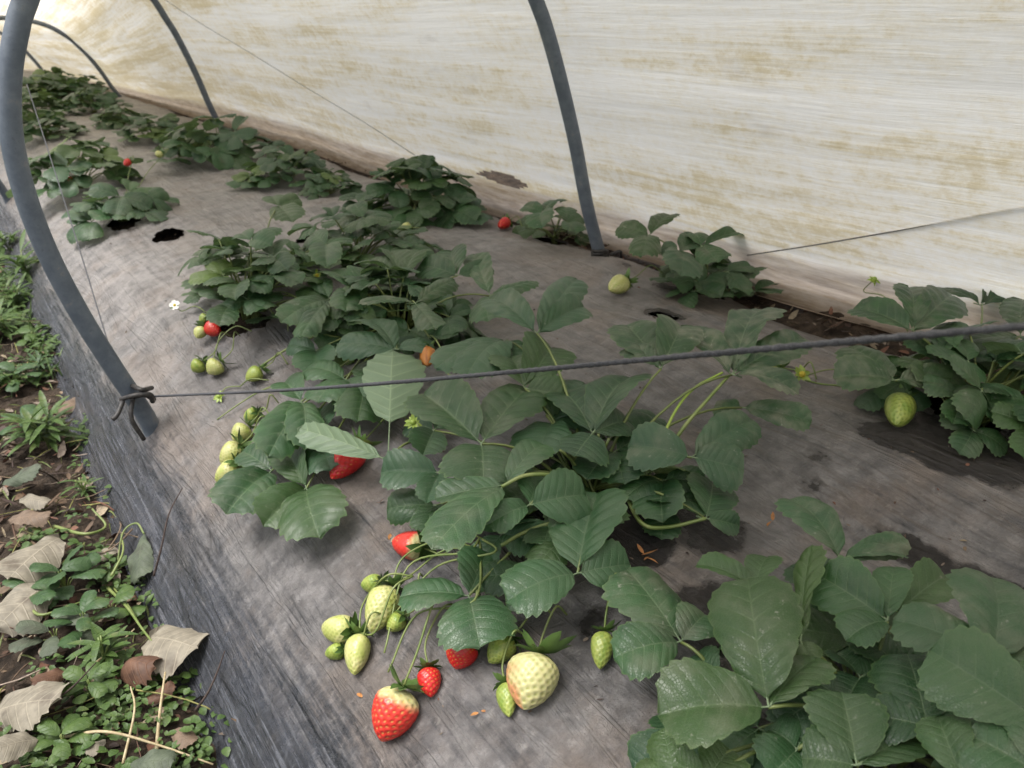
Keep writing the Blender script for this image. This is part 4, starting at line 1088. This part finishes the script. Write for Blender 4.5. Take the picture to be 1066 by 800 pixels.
narrow_weed(52, 470, 54, .075, .075, 'bright green weed with narrow pointed leaves, the tallest on the path')
narrow_weed(20, 322, 40, .075, .06, 'green weed with narrow leaves just left of the near hoop')
narrow_weed(12, 268, 40, .09, .08, 'lush narrow-leaved weed at the edge of the picture beside the pipe', WEED, .14)
narrow_weed(90, 520, 20, .035, .04, 'small yellow green weed beside the dark soil patch')
narrow_weed(48, 392, 30, .05, .04, 'small green weed above the tallest weed', WEED2)
def broad_weed(px, py, n, size, h, label, mat):
    base = onG(px, py); root = empty('weed', tuple(base), label, 'weed', 'weeds on the path'); mb = MB(); st = MB()
    for k in range(n):
        a = k*2.4+rng.uniform(-.3, .3); t = (k+.6)/n; r0 = size*.35*t
        J = base+np.array([math.cos(a)*r0, math.sin(a)*r0, h*(1-.6*t)])
        d = np.array([math.cos(a), math.sin(a), rng.uniform(-.2, .45)]); L = size*rng.uniform(.7, 1.0)
        V, Fc, uv = frame_leaf(J, d, nrm(np.array([0, 0, 1])+rng.normal(0, .2, 3)), leaflet(L, L*.62, **dict(LO, fold=.2, arch=.12, edge=.2)))
        mb.add(V, Fc, uv); V, Fc = tube(bez(base, (base+J)/2+np.array([0, 0, .01]), J, 5), .001, 5); st.add(V, Fc)
    mb.build('foliage', mat, root, origin=base); st.build('stem', STALK, root, origin=base)
broad_weed(70, 618, 9, .05, .045, 'grey green seedling with broad leaves in the middle of the path', WEED2)
broad_weed(92, 660, 8, .045, .04, 'dark green broad leaf seedling beside the yellow stalk', WEED2)
broad_weed(60, 672, 6, .05, .03, 'dark leaved seedling above the big crinkled pale leaf', GREY_GREEN)
broad_weed(120, 645, 6, .04, .03, 'fresh green seedling at the foot of the black wall', WEED)
broad_weed(28, 450, 7, .05, .035, 'broad leaved seedling left of the narrow-leaved weed', WEED2)
broad_weed(20, 400, 8, .05, .035, 'broad leaved seedling higher up at the picture edge', WEED2)
broad_weed(36, 356, 8, .05, .03, 'broad leaved seedling near the foot of the black wall, farther up the path', WEED)
# --- ground cover, litter
def inpath(x, y): return (x < .10+.03*math.sin(y*7)) & (x > -.42)
mb = MB(); cnt = 0
while cnt < 1150:
    x = rng.uniform(-.40, .12); y = rng.uniform(.35, 3.3)
    dens = fbm(np.array(x*7), np.array(y*5), 71, 3)+.25*(y > 1.9)+.12*(y < .95)
    if dens < rng.uniform(-.1, .35): continue
    cnt += 1; z = float(groundz(np.array(x), np.array(y))); base = np.array([x, y, z]); s = rng.uniform(.006, .013)*(1 if y < 1.9 else 1.5)
    for k in range(int(rng.integers(7, 15))):
        a = k*2.4+rng.uniform(-.4, .4); rr = s*rng.uniform(.3, 2.0); hh = rng.uniform(.004, .03)
        J = base+np.array([math.cos(a)*rr, math.sin(a)*rr, hh]); d = np.array([math.cos(a), math.sin(a), rng.uniform(-.3, .5)])
        lance(mb, J, d, nrm(np.array([0, 0, 1])-nrm(d)*nrm(d)[2]), s*rng.uniform(.8, 1.4), s*rng.uniform(.7, 1.0), rng.uniform(0, .5), 3)
tag(mb.build('ground_cover', WEED), 'small bright green clover and chickweed on the path', None, None, 'stuff')
mb = MB()
for _ in range(900):
    y = rng.uniform(1.9, 3.6); x = rng.uniform(-.40, .11); 
    if fbm(np.array(x*5), np.array(y*4), 73, 3) < -.15: continue
    z = float(groundz(np.array(x), np.array(y))); a = rng.uniform(0, 6.28); d = np.array([math.cos(a)*.5, math.sin(a)*.5, 1]); L = rng.uniform(.04, .10)
    lance(mb, np.array([x, y, z]), d, nrm(np.cross(d, rng.normal(0, 1, 3))), L, .004, rng.uniform(.1, .6), 4)
tag(mb.build('grass', WEED), 'green grass growing along the far part of the path', None, None, 'stuff')
mb = MB(); pal = np.array([(.07, .035, .02), (.12, .075, .045), (.20, .14, .09), (.30, .24, .16), (.05, .03, .025), (.14, .06, .035), (.24, .19, .15)])
def flake(x, y, z, s, col, el=.5):
    a = rng.uniform(0, 6.28); d = np.array([math.cos(a), math.sin(a), rng.uniform(-.2, el)]); n0 = len(mb.V)
    q = MB(); lance(q, np.array([x, y, z]), d, nrm(np.array([0, 0, 1.])+rng.normal(0, .4, 3)), s, s*rng.uniform(.15, .8), rng.uniform(-.6, .6), 3)
    mb.add(np.vstack(q.V), q.F, None, col)
def straw(p, L, r, col):
    a = rng.uniform(0, 6.28); d = np.array([math.cos(a), math.sin(a), rng.uniform(-.05, .3)])*L
    V, Fc = tube(bez(p, p+d*.5+rng.normal(0, L*.12, 3), p+d, 5), r, 5); V[:, 2] = np.maximum(V[:, 2], p[2]+.0008); mb.add(V, Fc, None, col)
for _ in range(2600):
    x = rng.uniform(-.40, .13); y = .4+rng.uniform(0, 1)**1.4*2.8; z = float(groundz(np.array(x), np.array(y)))+rng.uniform(.001, .012)
    flake(x, y, z, rng.uniform(.006, .03), pal[rng.integers(len(pal))]*rng.uniform(.7, 1.2))
for _ in range(520):
    x = rng.uniform(-.40, .13); y = .4+rng.uniform(0, 1)**1.3*2.6; z = float(groundz(np.array(x), np.array(y)))+rng.uniform(.002, .02)
    straw(np.array([x, y, z]), rng.uniform(.02, .12), rng.uniform(.0005, .0014), (pal[rng.integers(len(pal))] if rng.uniform() < .6 else np.array((.24, .23, .07)))*rng.uniform(.8, 1.4))
for _ in range(500):   # debris in the strip of soil beside the film
    x = rng.uniform(1.255, 1.345); y = rng.uniform(.3, 3.2); z = float(groundz(np.array(x), np.array(y)))+.004
    flake(x, y, z, rng.uniform(.006, .025), pal[rng.integers(len(pal))]*rng.uniform(.5, 1.0))
tag(mb.build('plant_litter', LITTER), 'brown scraps of dead leaf and straw on the soil', None, None, 'stuff')
mb = MB()
for _ in range(420):   # crumbs lying on the plastic
    y = .25+rng.uniform(0, 1)**1.5*2.6; x = .22+rng.uniform(0, 1)*1.0; z = float(mulchz(np.array(x), np.array(y)))+.0012
    flake(x, y, z, rng.uniform(.002, .007), pal[rng.integers(len(pal))]*rng.uniform(.5, 1.1), .2)
for px, py, s in ((668, 578, .016), (674, 581, .012), (748, 537, .014), (757, 543, .013), (803, 543, .013), (818, 583, .012), (752, 590, .01), (405, 562, .008), (394, 524, .008), (372, 722, .008), (498, 742, .008)):
    p = onM(px, py, .004); flake(p[0], p[1], p[2], s, np.array((.42, .19, .06)), .3); flake(p[0]+.003, p[1], p[2], s*.7, np.array((.34, .15, .05)), .3)
tag(mb.build('soil_crumbs', LITTER), 'small crumbs and dry flakes scattered on the plastic sheet', None, None, 'stuff')
narrow_weed(30, 300, 46, .11, .10, 'tall lush weed behind the near hoop, highest on the far part of the path', WEED, .12)
narrow_weed(8, 350, 36, .08, .06, 'weed with narrow leaves cut by the picture edge', WEED, .14)
narrow_weed(112, 700, 30, .045, .05, 'yellow green narrow-leaved weed beside the brown curled leaf', WEED, .2)
broad_weed(100, 735, 12, .032, .045, 'bright green clover clump in the lower part of the path', WEED)
broad_weed(72, 790, 12, .035, .04, 'bright green clover clump at the bottom edge', WEED)
broad_weed(40, 640, 7, .05, .05, 'broad leaved seedling over the whitish dead leaf', WEED2)
for px, py, tx, ty, wr, mt, lb in (
    (96, 586, 120, 570, .6, PALE_DEAD, 'small pale dead leaf beside the wilted hanging leaf'),
    (60, 430, 86, 416, .6, TAN_DEAD, 'tan dead leaf behind the tallest weed'),
    (20, 520, 50, 524, .5, PALE_DEAD, 'slim pale dead leaf above the reddish tan one'),
    (110, 770, 90, 786, .7, PALE_DEAD, 'pale dead leaf under the long straw'),
    (180, 760, 200, 776, .6, TAN_DEAD, 'tan dead leaf beside the upright straw near the wall foot')):
    dead_leaf((px, py), (tx, ty), .02, .03, wr, mt, lb)

mb = MB()
for _ in range(520):
    y = .45+rng.uniform(0, 1)**1.2*1.6; x = rng.uniform(-.38, .12)
    if fbm(np.array(x*6), np.array(y*5), 77, 3) < .02: continue
    z = float(groundz(np.array(x), np.array(y))); a = rng.uniform(0, 6.28); d = np.array([math.cos(a)*.8, math.sin(a)*.8, rng.uniform(.3, 1)]); L = rng.uniform(.03, .075)
    lance(mb, np.array([x, y, z]), d, nrm(np.cross(d, rng.normal(0, 1, 3))), L, .0028, rng.uniform(.2, .9), 4)
tag(mb.build('grass', leaf_mat('yellowing_grass', (.10, .14, .03), (.17, .19, .06), (.22, .19, .09), .25, .5)), 'sparse yellowing grass blades among the litter of the near path', None, None, 'stuff')
# ================================================================== CAMERA, LIGHT, RENDER
cam = bpy.data.cameras.new('Camera'); co = bpy.data.objects.new('Camera', cam); COL.objects.link(co)
cam.sensor_width = 36; cam.lens = 36*F/1066; cam.clip_start = .01; cam.clip_end = 1000
co.location = CAM; co.rotation_euler = (math.pi/2-P, 0, -TH)
cam.dof.use_dof = True; cam.dof.focus_distance = .80; cam.dof.aperture_fstop = 11
scene.camera = co
w = bpy.data.worlds.new('World'); scene.world = w; w.use_nodes = True
nt = w.node_tree; bg = nt.nodes['Background']; sky = nt.nodes.new('ShaderNodeTexSky'); sky.sky_type = 'NISHITA'
sky.sun_disc = False; sky.sun_elevation = math.radians(66); SUN_AZ = math.radians(285)
sky.sun_rotation = SUN_AZ; sky.dust_density = 4; sky.air_density = 1.0; sky.ozone_density = .5
hs = nt.nodes.new('ShaderNodeHueSaturation'); hs.inputs['Saturation'].default_value = .3; nt.links.new(sky.outputs[0], hs.inputs['Color']); nt.links.new(hs.outputs[0], bg.inputs[0]); bg.inputs[1].default_value = .095
sl = bpy.data.lights.new('Sun', 'SUN'); sl.energy = 2.3; sl.angle = math.radians(32); sl.color = (1, .97, .92)
so = bpy.data.objects.new('Sun', sl); COL.objects.link(so)
e = sky.sun_elevation
sd = np.array([math.sin(SUN_AZ)*math.cos(e), math.cos(SUN_AZ)*math.cos(e), math.sin(e)])   # towards the sun
from mathutils import Vector
so.rotation_euler = Vector(-sd).to_track_quat('-Z', 'Y').to_euler()
vs = scene.view_settings; vs.view_transform = 'Standard'; vs.look = 'None'; vs.gamma = 1; vs.exposure = 1.08; vs.use_curve_mapping = False
scene.cycles.use_denoising = True; scene.cycles.max_bounces = 8; scene.cycles.transmission_bounces = 6
